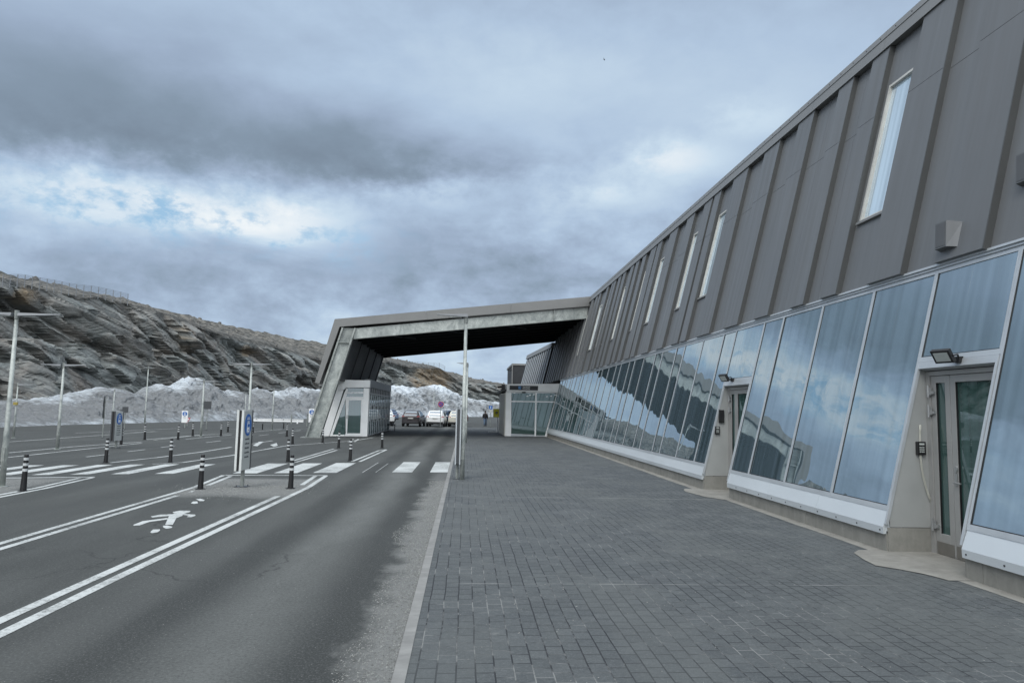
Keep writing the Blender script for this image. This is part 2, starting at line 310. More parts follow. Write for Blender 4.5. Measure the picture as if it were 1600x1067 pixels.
def mat_snow():
    mt = bpy.data.materials.new("dirty_snow"); mt.use_nodes = True; b = NB(mt.node_tree); p = mt.node_tree.nodes['Principled BSDF']; m, rng = b.m, b.rng
    co = b.add('ShaderNodeTexCoord').outputs['Object']
    sa = b.add('ShaderNodeAttribute', attribute_name='strata').outputs['Vector']; s = b.noise(b.mapping(sa, (.30, 1.5, 1)), 1.2, 9, .74, .5); n = b.noise(co, .16, 4, .6, .5); g = b.noise(co, 5, 5, .8); sp = b.noise(b.mapping(co, (1, 1, 1.5)), 2.2, 6, .8)
    at = b.add('ShaderNodeAttribute', attribute_name='clean')
    d = m('ADD', m('MULTIPLY', s, .75), m('MULTIPLY', n, .45))
    d = m('ADD', d, m('MULTIPLY', m('SUBTRACT', at.outputs['Fac'], .5), -.36))
    c = b.mix(rng(d, .46, .70), (.56, .61, .65), (.17, .178, .182))
    c = b.mix(rng(sp, .56, .68, 0, .75), c, (.11, .108, .105)); c = b.mix(rng(g, .5, .8, 0, .4), c, (.60, .64, .67))
    b.put(p.inputs['Base Color'], c); p.inputs['Roughness'].default_value = .7
    b.put(p.inputs['Normal'], b.bump(m('ADD', s, m('MULTIPLY', g, .6)), .9, .28))
    return mt

def mat_concrete(name, base, dark):
    mt = bpy.data.materials.new(name); mt.use_nodes = True; b = NB(mt.node_tree); p = mt.node_tree.nodes['Principled BSDF']
    co = b.add('ShaderNodeTexCoord').outputs['Object']
    n = b.noise(co, 2.2, 7, .7, .4); s = b.noise(b.mapping(co, (2, 5, .8)), 1.0, 6, .7); f = b.noise(co, 60, 3, .7)
    c = b.mix(b.rng(n, .3, .7), base, dark); c = b.mix(b.rng(s, .5, .75, 0, .5), c, tuple(x*1.35 for x in base)); c = b.mix(b.rng(f, .5, .8, 0, .3), c, dark)
    b.put(p.inputs['Base Color'], c); p.inputs['Roughness'].default_value = .9; b.put(p.inputs['Normal'], b.bump(b.m('ADD', n, b.m('MULTIPLY', f, .3)), .5, .01))
    return mt

CLAD = mat_cladding(); GALV = mat_galv(); GALVD = mat_galv("dull_galvanised_steel", .75)
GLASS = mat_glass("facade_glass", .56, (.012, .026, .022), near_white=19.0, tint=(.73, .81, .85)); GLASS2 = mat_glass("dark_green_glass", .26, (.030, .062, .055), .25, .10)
WGLASS = mat_glass("upper_window_glass", .45, (.34, .42, .47), .5, .35, (.88, .93, .97))
ROAD = mat_ground(); PAVER = mat_paver(); PAINT = mat_paint(); ROCK = mat_rock(); SNOW = mat_snow()
CONC = mat_concrete("plinth_concrete", (.27, .265, .24), (.18, .178, .16)); SLAB = mat_concrete("slab_concrete", (.27, .262, .235), (.175, .168, .15)); KERB = mat_concrete("kerb_concrete", (.25, .25, .24), (.16, .16, .155))
ALU = mat("aluminium_frame", (.50, .53, .55), .38, .35, .06, 2); SILL = mat("sill_sheet", (.62, .66, .68), .36, .25, .05, 1.2, stretch=(1, .4, 1))
CHEEK = mat("door_cheek_sheet", (.37, .38, .37), .45, .2, .08, 1.5); DOORM = mat("door_frame_metal", (.36, .36, .35), .42, .3, .06, 2)
FASC = mat("fascia_metal", (.205, .205, .198), .45, .2, .06, 1); DARKM = mat("dark_steel", (.035, .037, .040), .55, .3, .2, 2)
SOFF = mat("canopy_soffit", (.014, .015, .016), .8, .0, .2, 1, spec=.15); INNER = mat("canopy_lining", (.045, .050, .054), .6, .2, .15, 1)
WHITE = mat("white_sheet", (.86, .87, .86), .4, .0, .05, 1.5); WHITE2 = mat("cream_sheet", (.55, .55, .50), .5, .0, .08, 1.5, stretch=(4, 4, .3))
BLACK = mat("black_plastic", (.010, .010, .011), .5, .0, .2, 8); RWHITE = mat("reflective_band", (.50, .52, .52), .5, 0, .08, 8)
BLUE = mat("sign_blue", (.012, .12, .42), .45, 0, .05, 5); SGREY = mat("sign_panel_grey", (.48, .50, .49), .4, .1, .06, 2); SDARK = mat("sign_back_dark", (.06, .065, .07), .5, .1, .1, 3)
RED = mat("sign_red", (.45, .03, .04), .45); YEL = mat("sign_yellow", (.78, .72, .05), .5); LENS = mat("lamp_lens", (.45, .48, .46), .25)
LETTER = mat("grey_lettering", (.09, .10, .11), .6); CABLE = mat("white_cable", (.50, .50, .44), .5)
RUBBER = mat("tyre_rubber", (.018, .018, .019), .85); CARG = mat_glass("car_glass", .28, (.008, .010, .012), .1, .0, (.7, .78, .85)); TAIL = mat("tail_light_red", (.22, .01, .012), .25)
RIM = mat("wheel_rim", (.32, .33, .34), .35, .7); PLATE = mat("number_plate", (.50, .50, .48), .5)
HINGE = mat("hinge_metal", (.42, .43, .43), .35, .6)

# ------------------------------------------------------------------ mesh helpers
class MB:
    def __init__(s): s.v = []; s.f = []; s.mi = []
    def quadhex(s, p):
        # p: 8 points, 0-3 one face loop, 4-7 the opposite
        b = len(s.v); s.v += [tuple(q) for q in p]
        for f in ((3, 2, 1, 0), (4, 5, 6, 7), (0, 1, 5, 4), (1, 2, 6, 5), (2, 3, 7, 6), (3, 0, 4, 7)): s.f.append(tuple(b+i for i in f))
        return s
    def box(s, x0, x1, y0, y1, z0, z1):
        return s.quadhex([(x0, y0, z0), (x1, y0, z0), (x1, y1, z0), (x0, y1, z0), (x0, y0, z1), (x1, y0, z1), (x1, y1, z1), (x0, y1, z1)])
    def prism(s, front, d):
        # polygon (3D points) swept by vector d
        n = len(front); b = len(s.v); d = Vector(d)
        s.v += [tuple(q) for q in front]; s.v += [tuple(Vector(q)+d) for q in front]
        s.f.append(tuple(range(b, b+n))); s.f.append(tuple(range(b+2*n-1, b+n-1, -1)))
        for i in range(n):
            j = (i+1) % n; s.f.append((b+i, b+n+i, b+n+j, b+j))
        return s
    def tube(s, pts, rad, n=8, cap=True):
        pts = [Vector(p) for p in pts]; rad = rad if isinstance(rad, (list, tuple)) else [rad]*len(pts)
        b = len(s.v); ref = None
        for i, p in enumerate(pts):
            t = (pts[min(i+1, len(pts)-1)]-pts[max(i-1, 0)]).normalized()
            a = t.orthogonal().normalized() if ref is None else (ref-t*ref.dot(t)).normalized()
            ref = a; c = t.cross(a)
            for k in range(n):
                q = p+(a*cos(2*pi*k/n)+c*sin(2*pi*k/n))*rad[i]; s.v.append(tuple(q))
        for i in range(len(pts)-1):
            for k in range(n):
                k2 = (k+1) % n; s.f.append((b+i*n+k, b+i*n+k2, b+(i+1)*n+k2, b+(i+1)*n+k))
        if cap:
            s.f.append(tuple(b+k for k in reversed(range(n)))); e = b+(len(pts)-1)*n; s.f.append(tuple(e+k for k in range(n)))
        return s
    def disc(s, c, nrm, r, th=.01, n=24, ry=None):
        c = Vector(c); nrm = Vector(nrm).normalized(); up = Vector((0, 0, 1)); a = up.cross(nrm)
        a = a.normalized() if a.length > .01 else Vector((1, 0, 0)); u = nrm.cross(a); ry = ry or r
        pts = [c+a*r*cos(2*pi*k/n)+u*ry*sin(2*pi*k/n) for k in range(n)]
        return s.prism(pts, nrm*th)
    def build(s, name, m, parent=None, smooth=False, bevel=0.0):
        me = bpy.data.meshes.new(name); me.from_pydata(s.v, [], s.f); me.materials.append(m)
        bm = bmesh.new(); bm.from_mesh(me); bmesh.ops.recalc_face_normals(bm, faces=bm.faces)
        if bevel: bmesh.ops.bevel(bm, geom=list(bm.edges), offset=bevel, segments=1, affect='EDGES', clamp_overlap=True)
        bm.to_mesh(me); bm.free()
        if smooth:
            for p in me.polygons: p.use_smooth = True
        o = bpy.data.objects.new(name, me); COL.objects.link(o)
        if parent is not None:
            o.parent = parent
            if parent.parent is None and parent.type == 'EMPTY': pass
        return o
def part(mb, name, m, parent, origin=None, **kw):
    # mesh given in world metres, stored relative to its thing
    org = origin if origin is not None else world_loc(parent)
    mb.v = [(x-org[0], y-org[1], z-org[2]) for x, y, z in mb.v]
    return mb.build(name, m, parent, **kw)
def world_loc(o):
    v = Vector((0, 0, 0))
    while o is not None: v += o.location; o = o.parent
    return v
def tag(o, label=None, cat=None, group=None, kind=None):
    if label: o['label'] = label
    if cat: o['category'] = cat
    if group: o['group'] = group
    if kind: o['kind'] = kind
    return o
def thing(name, loc, label, cat, group=None, rz=0.0):
    o = bpy.data.objects.new(name, None); COL.objects.link(o); o.location = loc; o.rotation_euler = (0, 0, rz); o.empty_display_size = .3
    return tag(o, label, cat, group)
def copy_tree(o, parent=None):
    c = o.copy(); COL.objects.link(c); c.parent = parent
    for ch in [q for q in list(bpy.data.objects) if q.parent == o]: copy_tree(ch, c)
    return c
def relabel(o, label): o['label'] = label

# ================================================================== GROUND
def sheet(name, pts, m, z, kind='structure'):
    me = bpy.data.meshes.new(name); me.from_pydata([(x, y, z) for x, y in pts], [], [tuple(range(len(pts)))]); me.materials.append(m)
    o = bpy.data.objects.new(name, me); COL.objects.link(o); o['kind'] = kind; return o
sheet("parking_lot", [(-700, -200), (-.46, -200), (-.46, 74), (40, 74), (40, 900), (-700, 900)][::1], ROAD, 0.0)
mb = MB(); mb.box(-.46, -.365, -60, 74, -.15, .022); o = mb.build("kerb", KERB); o['kind'] = 'structure'
sheet("pavement", [(-.364, -60), (40, -60), (40, 73.9), (-.364, 73.9)], PAVER, .016)

def gp(x, y, z=.004): p = G(x, y, 0); return (p.x, p.y)
marks = []
def ribbon(pts, w):
    pts = [Vector(p) for p in pts]; L = []; R = []
    for i, p in enumerate(pts):
        if i == 0: d = (pts[1]-p).normalized(); n = Vector((-d.y, d.x)); k = 1
        elif i == len(pts)-1: d = (p-pts[i-1]).normalized(); n = Vector((-d.y, d.x)); k = 1
        else:
            d1 = (p-pts[i-1]).normalized(); d2 = (pts[i+1]-p).normalized(); d = (d1+d2).normalized(); n = Vector((-d.y, d.x)); k = 1/max(.45, d.dot(d1))
        L.append(p+n*w/2*k); R.append(p-n*w/2*k)
    for i in range(len(pts)-1): marks.append([L[i], L[i+1], R[i+1], R[i]])
def poly(pts): marks.append([Vector(p) for p in pts])
# painted median beside the bus-stop sign: double edge lines
ribbon([(-6.10, -30), (-6.10, 16.85), (-6.40, 19.72)], .11)
ribbon([(-5.87, -30), (-5.87, 15.3)], .11); ribbon([(-5.93, 17.2), (-6.14, 19.50)], .11)
ribbon([(-6.36, 19.75), (-3.72, 20.05)], .13)
ribbon([(-3.74, 19.93), (-3.60, 17.1), (-3.62, 15.5), (-3.72, 8.4), (-3.72, -30)], .12)
ribbon([(-4.01, 19.90), (-3.86, 17.6)], .11); ribbon([(-3.86, 15.4), (-3.95, 7), (-3.95, -30)], .12)
# island at the far left
ribbon([(-13.5, 18.05), (-11.2, 18.25), (-9.26, 18.78)], .14); ribbon([(-9.26, 18.72), (-9.03, 16.2), (-9.02, 14.2), (-9.1, -30)], .11)
ribbon([(-9.48, 18.5), (-9.24, 16.3), (-9.24, 14.2), (-9.3, -30)], .11)
# crosswalk
S8 = lambda x, y: (x/2.2857, 660+y/2.2857)
S4 = lambda x, y: (x/2.669, 400+y/2.669)
bars = [(-2.09, -1.51, 21.3, 25.3), (-.99, -.47, 21.5, 25.5), (-4.27, -3.63, 20.8, 24.5), (-5.29, -4.68, 20.55, 24.15), (-6.35, -5.72, 20.3, 23.85),
        (-8.24, -7.80, 19.85, 23.15), (-9.25, -8.83, 19.58, 22.95), (-10.15, -9.75, 19.3, 22.66), (-10.98, -10.58, 19.1, 22.4), (-11.85, -11.42, 18.9, 22.1), (-12.7, -12.3, 18.6, 21.9), (-13.6, -13.2, 18.4, 21.7)]
for x0, x1, y0, y1 in bars: poly([(x0, y0), (x1, y0+.1), (x1, y1+.1), (x0, y1)])
ribbon([(-2.92, 21.1), (-2.92, 24.9)], .022); ribbon([(-2.55, 21.2), (-2.55, 24.6)], .018)
# lane lines further on
ribbon([(-9.6, 22.9), (-9.02, 23.7), (-8.62, 27.2), (-8.44, 32.5), (-8.33, 34.6), (-7.4, 36.9), (-6.2, 40.1), (-5.66, 45)], .12)
ribbon([(-11.0, 23.2), (-10.65, 25.5), (-10.3, 29), (-10.3, 32.6)], .12); ribbon([(-10.3, 33.5), (-10.2, 39)], .10)
ribbon([(-5.86, 24.6), (-5.80, 32.5)], .10); ribbon([(-5.62, 24.5), (-5.50, 31.6)], .10)
ribbon([(-3.86, 25.2), (-3.72, 31.7), (-3.50, 32.6)], .10); ribbon([(-3.60, 25.2), (-3.47, 32.5)], .10)
ribbon([(-16.3, 26.9), (-16.28, 31), (-15.49, 35.6)], .13); ribbon([(-15.0, 24.7), (-15.05, 28), (-15.0, 34.5)], .12)
ribbon([(-16.3, 37.9), (-15.9, 45)], .12); ribbon([(-15.76, 37.6), (-15.9, 42.7), (-15.6, 46), (-15.1, 47.5)], .12); ribbon([(-14.7, 38.9), (-14.4, 45.4)], .11)
ribbon([(-14.75, 50.9), (-14.3, 57.1)], .12); ribbon([(-20.5, 33.7), (-20.4, 48.7)], .12); ribbon([(-21.0, 46.6), (-20.1, 48.5)], .12)
ribbon([(-5.9, 39.1), (-6.2, 42.6)], .11); ribbon([(-6.2, 39.0), (-6.5, 42.6)], .11); ribbon([(-23, 44), (-21.5, 55)], .12); ribbon([(-18, 56), (-12, 60)], .12)
for y in (36, 40.5, 45, 49.5, 54): ribbon([(-12.6, y), (-12.55, y+2)], .11)
for y in (25.5, 28.5, 31.5): ribbon([(-12.9, y), (-12.85, y+1.4)], .09)
for y in (62, 65, 68, 71, 74, 77, 80): ribbon([(-13.2, y), (-8.4, y+.3)], .11)
# walking-figure symbol
Z8 = lambda x, y: gp(200+x/10, 740+y/10)
def sp(l): poly([Z8(*q) for q in l])
sp([(695, 600), (810, 578), (975, 580), (970, 600), (860, 632), (720, 620)])
sp([(640, 660), (710, 625), (860, 630), (850, 660), (760, 695), (625, 700)])
sp([(625, 698), (755, 692), (735, 735), (700, 800), (580, 800)])
sp([(355, 668), (500, 640), (690, 632), (650, 660), (380, 684)])
sp([(860, 628), (1050, 640), (1055, 658), (985, 680), (915, 678), (950, 655), (860, 645)])
sp([(82, 800), (230, 742), (620, 692), (620, 714), (330, 755), (180, 808), (90, 812)])
sp([(545, 815), (610, 808), (695, 830), (680, 850), (600, 862), (555, 845)])
sp([(345, 915), (390, 875), (500, 870), (500, 888), (470, 915), (370, 932)])
sp([(980, 462), (1020, 435), (1085, 435), (1090, 465), (1030, 474)]); sp([(1060, 400), (1130, 393), (1200, 412), (1180, 430), (1120, 430)])
sp([(930, 292), (1000, 268), (1050, 262), (1010, 285)])
# arrows on far lanes
poly([gp(395, 696), gp(405, 690), gp(412, 690), gp(402, 697)]); poly([gp(422, 695), gp(432, 692), gp(434, 696), gp(428, 698)])
me = bpy.data.meshes.new("road_markings"); vs = []; fs = []
for i, q in enumerate(marks):
    b0 = len(vs); vs += [(p[0], p[1], .004+.0004*(i % 7)) for p in q]; fs.append(tuple(range(b0, b0+len(q))))
me.from_pydata(vs, [], fs); me.materials.append(PAINT); o = bpy.data.objects.new("road_markings", me); COL.objects.link(o); o['kind'] = 'structure'
bm = bmesh.new(); bm.from_mesh(me); bmesh.ops.recalc_face_normals(bm, faces=bm.faces); bm.to_mesh(me); bm.free()

# concrete strip along the plinth and slabs at the two doors
def ragged(pts, z, name, m, seg=.12, amp=.03):
    out = []
    for i in range(len(pts)):
        a = Vector(pts[i]); c = Vector(pts[(i+1) % len(pts)]); n = max(1, int((c-a).length/seg))
        for k in range(n):
            q = a.lerp(c, k/n)
            if q.x < 5.95: q = q+Vector((noise.noise(Vector((q.x*2, q.y*2, 1)))*amp*2, noise.noise(Vector((q.x*3, q.y*3, 5)))*amp))
            out.append((q.x, q.y))
    return sheet(name, out, m, z)
ragged([(5.78, 9.9), (5.99, 9.9), (5.99, 15.8), (5.78, 15.8)], .020, "concrete_edging", SLAB, .12, .010)
ragged([(5.74, 17.6), (5.99, 17.6), (5.99, 51.4), (5.82, 51.4)], .020, "concrete_edging", SLAB, .12, .010)
ragged([(5.72, -20), (5.99, -20), (5.99, 8.3), (5.80, 8.3)], .020, "concrete_edging", SLAB, .12, .010)
ragged([(5.70, 8.15), (6.75, 8.15), (6.75, 9.95), (5.62, 9.95), (5.45, 9.75), (5.25, 8.95), (5.6, 8.5)], .0245, "door_slab", SLAB)
ragged([(5.70, 15.6), (6.75, 15.6), (6.75, 17.7), (5.5, 17.7), (5.35, 17.0), (5.5, 16.0)], .0245, "door_slab", SLAB)
# loose gravel by the kerb and on the island
mb = MB(); rg = random.Random(3)
def stone(x, y, r, z0=0):
    b0 = len(mb.v)
    for (a, bb, c) in ((1, 0, 0), (-.5, .87, 0), (-.5, -.87, 0), (0, 0, 1), (.2, .1, -.3)):
        mb.v.append((x+r*(a+rg.uniform(-.3, .3)), y+r*(bb+rg.uniform(-.3, .3)), z0+r*(.25+c*.8)))
    for f in ((0, 1, 3), (1, 2, 3), (2, 0, 3)): mb.f.append(tuple(b0+i for i in f))
for i in range(9000):
    y = 3+rg.random()**1.6*16; w = rg.random()**1.5*(.38+.35*noise.noise(Vector((0, y*.5, 0))))
    stone(-.47-w, y, rg.uniform(.003, .009)*(1+y*.03))
for i in range(2500):
    stone(rg.gauss(-4.9, .6), rg.gauss(16.8, .8), rg.uniform(.006, .014))
for i in range(900):
    stone(rg.uniform(-12, -9.6), rg.uniform(15, 17.8), rg.uniform(.006, .014))
for i in range(1200):
    stone(rg.uniform(-3.5, -.5), rg.uniform(4, 16), rg.uniform(.002, .005))
o = mb.build("gravel", mat("gravel_stone", (.22, .225, .215), .9, 0, .5, 30)); tag(o, "loose pale gravel swept along the kerb and island", None, None, 'stuff')
mb = MB()
for i in range(700):
    stone(rg.uniform(-.2, 5.6), 3+rg.random()**1.4*14, rg.uniform(.0025, .007), .017)
o = mb.build("pavement_grit", mat("pale_grit", (.34, .34, .32), .9, 0, .3, 30)); tag(o, "pale grit specks scattered over the dark pavers", None, None, 'stuff')

# ================================================================== TERMINAL BUILDING
KX = .25; NC, NS = .9701, .2425
def fp(y, z, off=0.0):
    return (6.88+KX*(z-4.07)-NC*off, y, z+NS*off)
def fbox(mb, y0, y1, z0, z1, o0, o1):
    return mb.quadhex([fp(y0, z0, o0), fp(y1, z0, o0), fp(y1, z1, o0), fp(y0, z1, o0), fp(y0, z0, o1), fp(y1, z0, o1), fp(y1, z1, o1), fp(y0, z1, o1)])
T = thing("terminal_building", (8, 20, 0), "long grey metal-clad terminal with slanted facade, glazed below and slit windows above", "building")
Y0, Y1 = -22, 62
# body behind everything
mb = MB(); mb.prism([(6.55, Y0, 0), (9.0, Y0, 9.3), (34, Y0, 9.3), (34, Y0, 0)], (0, Y1-Y0, 0))
# keep door niches open: body pushed back
mb.v = [(x+.75 if x < 10 and z < 1 else x+.45 if x < 10 else x, y, z) for x, y, z in mb.v]
part(mb, "wall_core", DARKM, T)
mb = MB(); mb.box(8.3, 34, Y0, Y1, 9.32, 9.46); part(mb, "roof", FASC, T)
# plinth
DOORS = [(8.31, 9.85), (16.0, 17.6)]
segs = [(Y0, 8.28), (9.875, 15.90), (17.63, 52)]
for a, c in segs:
    mb = MB(); y = a
    while y < c-.05:
        y2 = min(c, y+1.2)
        mb.box(5.985+random.uniform(-.003, .003), 6.35, y, y2-.006, -.05, .30); y = y2
    mb.box(6.0, 6.3, a+.01, c-.01, -.04, .29)
    part(mb, "plinth", CONC, T)
    mb = MB(); y = a
    while y < c-.05:
        y2 = min(c, y+1.95)
        mb.prism([(5.94, y, .262), (5.936, y, .361), (6.018, y, .585), (6.22, y, .585), (6.22, y, .262)], (0, y2-y-.005, 0)); y = y2
    # end cap lip
    part(mb, "sill", SILL, T)
for yy in [9.95+.6*k for k in range(10)]+[8.2, 7.6, 7.0]:
    mb = MB(); mb.disc((5.936, yy, .31), (-1, 0, 0), .011, .006, 8); part(mb, "screw", DARKM, T)
# mullions, head, transoms
MUL = [-20.1, -18.3, -16.6, -14.8, -13.0, -11.2, -9.4, -7.6, -5.8, -4.0, -2.2, -.4, 1.4, 3.2, 4.9, 6.6, 8.28, 9.87, 11.47, 13.2, 14.9, 15.9, 17.63, 18.5, 20.15, 21.87, 22.75, 24.4, 25.35, 27.0, 28.5, 29.45, 31.05, 32.1, 33.75, 35.35, 36.25, 38.0, 39.5, 41.1, 42.0, 43.7, 45.2, 46.1, 47.7, 48.6, 50.2, 51.3]
ZB, ZT = .585, 4.07
for i in range(len(MUL)-1):
    a, c = MUL[i], MUL[i+1]; door = any(abs(a-d[0]) < .2 for d in DOORS) or any(a < d[0] and c > d[1] for d in DOORS)
    isdoor = (abs(a-8.28) < .01) or (abs(a-15.9) < .01)
    zb = 2.70 if isdoor else ZB
    fr = MB()
    w = .035
    fbox(fr, a+.001, a+w, zb, ZT, -.12, .0); fbox(fr, c-w, c-.001, zb, ZT, -.12, .0)
    fbox(fr, a+w, c-w, zb, zb+.07, -.12, -.002); fbox(fr, a+w, c-w, ZT-.06, ZT, -.12, -.002)
    f = part(fr, "window_frame", ALU, T)
    pn = MB(); tilt = random.uniform(-.004, .004); t2 = random.uniform(-.003, .003)
    p = [fp(a+w, zb+.06, -.018+tilt), fp(c-w, zb+.06, -.018-tilt), fp(c-w, ZT-.05, -.018-tilt+t2), fp(a+w, ZT-.05, -.018+tilt+t2)]
    q = [fp(a+w, zb+.06, -.09), fp(c-w, zb+.06, -.09), fp(c-w, ZT-.05, -.09), fp(a+w, ZT-.05, -.09)]
    pn.quadhex(p+q); part(pn, "pane", GLASS, f, world_loc(T))
    # black gasket lines just inside the frame
    gk = MB(); g = .012
    fbox(gk, a+w, a+w+g, zb+.07, ZT-.06, -.07, -.008); fbox(gk, c-w-g, c-w, zb+.07, ZT-.06, -.07, -.008); fbox(gk, a+w+g, c-w-g, zb+.07, zb+.07+g, -.07, -.008)
    part(gk, "gasket", BLACK, f, world_loc(T))
mb = MB(); fbox(mb, Y0, 51.4, ZT+.001, ZT+.035, -.12, .02); fbox(mb, Y0, 51.4, ZT+.037, ZT+.07, -.12, .045); part(mb, "head_profile", ALU, T)
# door niches
def niche(a, c, flip=False):
    d = thing_part = MB()
    X = 6.66
    # far cheek (faces the viewer) and near cheek
    for yy, s in ((c, 1), (a, -1)):
        ck = MB(); y2 = yy+.02*s
        ck.prism([(6.03, yy, .36), (6.66, yy, .36), (6.66, yy, 2.62), (fp(yy, 2.62, -.02)[0], yy, 2.62), (fp(yy, .55, -.02)[0], yy, .55)], (0, .02*s, 0)); part(ck, "niche_cheek", CHEEK, T)
        ck = MB(); ck.prism([(6.0, yy, -.02), (6.66, yy, -.02), (6.66, yy, .352), (6.0, yy, .352)], (0, .025*s, 0)); part(ck, "niche_base", CONC, T)
        fl = MB(); fl.quadhex([fp(yy-.018, .40, -.03), fp(yy+.018, .40, -.03), fp(yy+.018, 2.66, -.03), fp(yy-.018, 2.66, -.03), fp(yy-.018, .40, .012), fp(yy+.018, .40, .012), fp(yy+.018, 2.66, .012), fp(yy-.018, 2.66, .012)])
        part(fl, "niche_trim", ALU, T)
    hd = MB(); fbox(hd, a-.02, c+.02, 2.60, 2.695, -.13, .006); part(hd, "niche_header", ALU, T)
    bk = MB(); bk.box(6.80, 6.84, a, c, 0, 2.66); part(bk, "niche_back", DARKM, T)
    # door: frame + two leaves
    dr = MB(); z1 = 2.56
    dr.box(X-.04, X+.08, c-.085, c-.002, .02, z1); dr.box(X-.04, X+.08, a+.002, a+.07, .02, z1); dr.box(X-.04, X+.08, a+.07, c-.085, z1-.06, z1)
    door = part(dr, "door", DOORM, T)
    ys = c-.085-.40
    def leaf(y0, y1, gw):
        lf = MB(); zt = z1-.065; zb = .03; t0, t1 = X-.02, X+.05
        lf.box(t0, t1, y0, y0+gw, zb, zt); lf.box(t0, t1, y1-gw, y1, zb, zt); lf.box(t0, t1, y0+gw, y1-gw, zt-.10, zt); lf.box(t0, t1, y0+gw, y1-gw, zb, zb+.28)
        part(lf, "door_leaf", DOORM, door, world_loc(T), bevel=.003)
        kk = MB(); kk.box(t0-.006, t0-.001, y0+.02, y1-.02, zb, zb+.17); part(kk, "kick_plate", mat("brushed_plate", (.27, .26, .24), .35, .6), door, world_loc(T))
        gg = MB(); gg.box(X+.01, X+.03, y0+gw, y1-gw, zb+.28, zt-.10); part(gg, "door_glass", GLASS2, door, world_loc(T))
        gs = MB(); g = .012
        for q in ((y0+gw, y0+gw+g), (y1-gw-g, y1-gw)): gs.box(X-.012, X+.012, q[0], q[1], zb+.28, zt-.10)
        part(gs, "door_gasket", BLACK, door, world_loc(T))
    leaf(ys+.004, c-.089, .10); leaf(a+.074, ys-.004, .10)
    hn = MB(); hn.box(X-.035, X-.02, ys-.10, ys-.05, 1.00, 1.16); hn.tube([(X-.02, ys-.075, 1.04), (X-.075, ys-.075, 1.04), (X-.075, ys-.22, 1.04)], .010, 8); hn.disc((X-.02, ys-.075, 1.22), (-1, 0, 0), .03, .02, 12, .045)
    part(hn, "handle", HINGE, door, world_loc(T))
    for hz in (.42, 2.0, 2.28):
        h = MB(); h.box(X-.062, X-.04, c-.13, c-.05, hz-.055, hz+.055); h.tube([(X-.07, c-.09, hz-.085), (X-.07, c-.09, hz+.085)], .014, 8); h.box(X-.05, X-.021, c-.18, c-.13, hz-.04, hz+.0)
        part(h, "hinge", HINGE, door, world_loc(T))
niche(8.31, 9.85); niche(15.93, 17.6)
# card readers, cable
def reader(x, y, z, w, h, screen=True):
    m_ = MB(); m_.box(x-w/2, x+w/2, y-.05, y-.001, z-h/2, z+h/2); r = part(m_, "card_reader", BLACK, T, bevel=.006)
    k = MB()
    for i in range(3):
        for j in range(3): k.box(x-w*.26+i*w*.2, x-w*.26+i*w*.2+w*.12, y-.054, y-.0505, z-h*.3+j*h*.16, z-h*.3+j*h*.16+h*.09)
    k.box(x-w*.28, x+w*.28, y-.054, y-.0505, z+h*.25, z+h*.38)
    part(k, "keys", LENS, r, world_loc(T))
reader(6.50, 9.85, 1.47, .13, .19); reader(6.33, 17.6, 1.49, .12, .20)
m_ = MB(); m_.box(6.37, 6.50, 17.54, 17.599, 1.68, 2.0); part(m_, "intercom", BLACK, T, bevel=.006)
def arc(n, f): return [f(i/n) for i in range(n+1)]
for dx in (0, .016):
    m_ = MB(); m_.tube(arc(14, lambda t: (6.50+dx-.03*sin(t*pi)+.13*t**3, 9.83-.012*sin(pi*t), 1.80-1.10*t)), .006, 6)
    part(m_, "cable", CABLE, T, smooth=True)
def floodlight(y, z, name="floodlight"):
    x = fp(y, z)[0]-.30
    b_ = MB(); c = Vector((x+.06, y, z)); fw = Vector((-.75, -.25, -.55)).normalized(); rt = Vector((0, 0, 1)).cross(fw).normalized(); up = fw.cross(rt)
    def bb(w, h, d0, d1, m, nm, par, off=(0, 0)):
        q = MB(); P = [c+rt*(sx*w+off[0])+up*(sy*h+off[1])+fw*d for d in (d0, d1) for sx, sy in ((-1, -1), (1, -1), (1, 1), (-1, 1))]
        q.quadhex(P); return part(q, nm, m, par, world_loc(T))
    f = bb(.13, .095, -.03, .025, BLACK, name, T); bb(.10, .066, .0255, .029, LENS, "lamp_lens", f)
    for s in range(-4, 5): bb(.004, .08, -.055, -.031, BLACK, "cooling_fin", f, (s*.025, 0))
    q = MB(); q.tube([c-rt*.135, c-rt*.135-fw*.12-Vector((0, 0, .05)), (x+.27, y+.02, z-.05)], .012, 6); q.tube([c+rt*.135, c+rt*.135-fw*.12-Vector((0, 0, .05)), (x+.27, y-.02, z-.05)], .012, 6); q.box(x+.24, x+.30, y-.06, y+.06, z-.08, z+.0)
    part(q, "bracket", BLACK, f, world_loc(T))
floodlight(9.0, 2.72); floodlight(17.05, 2.78)
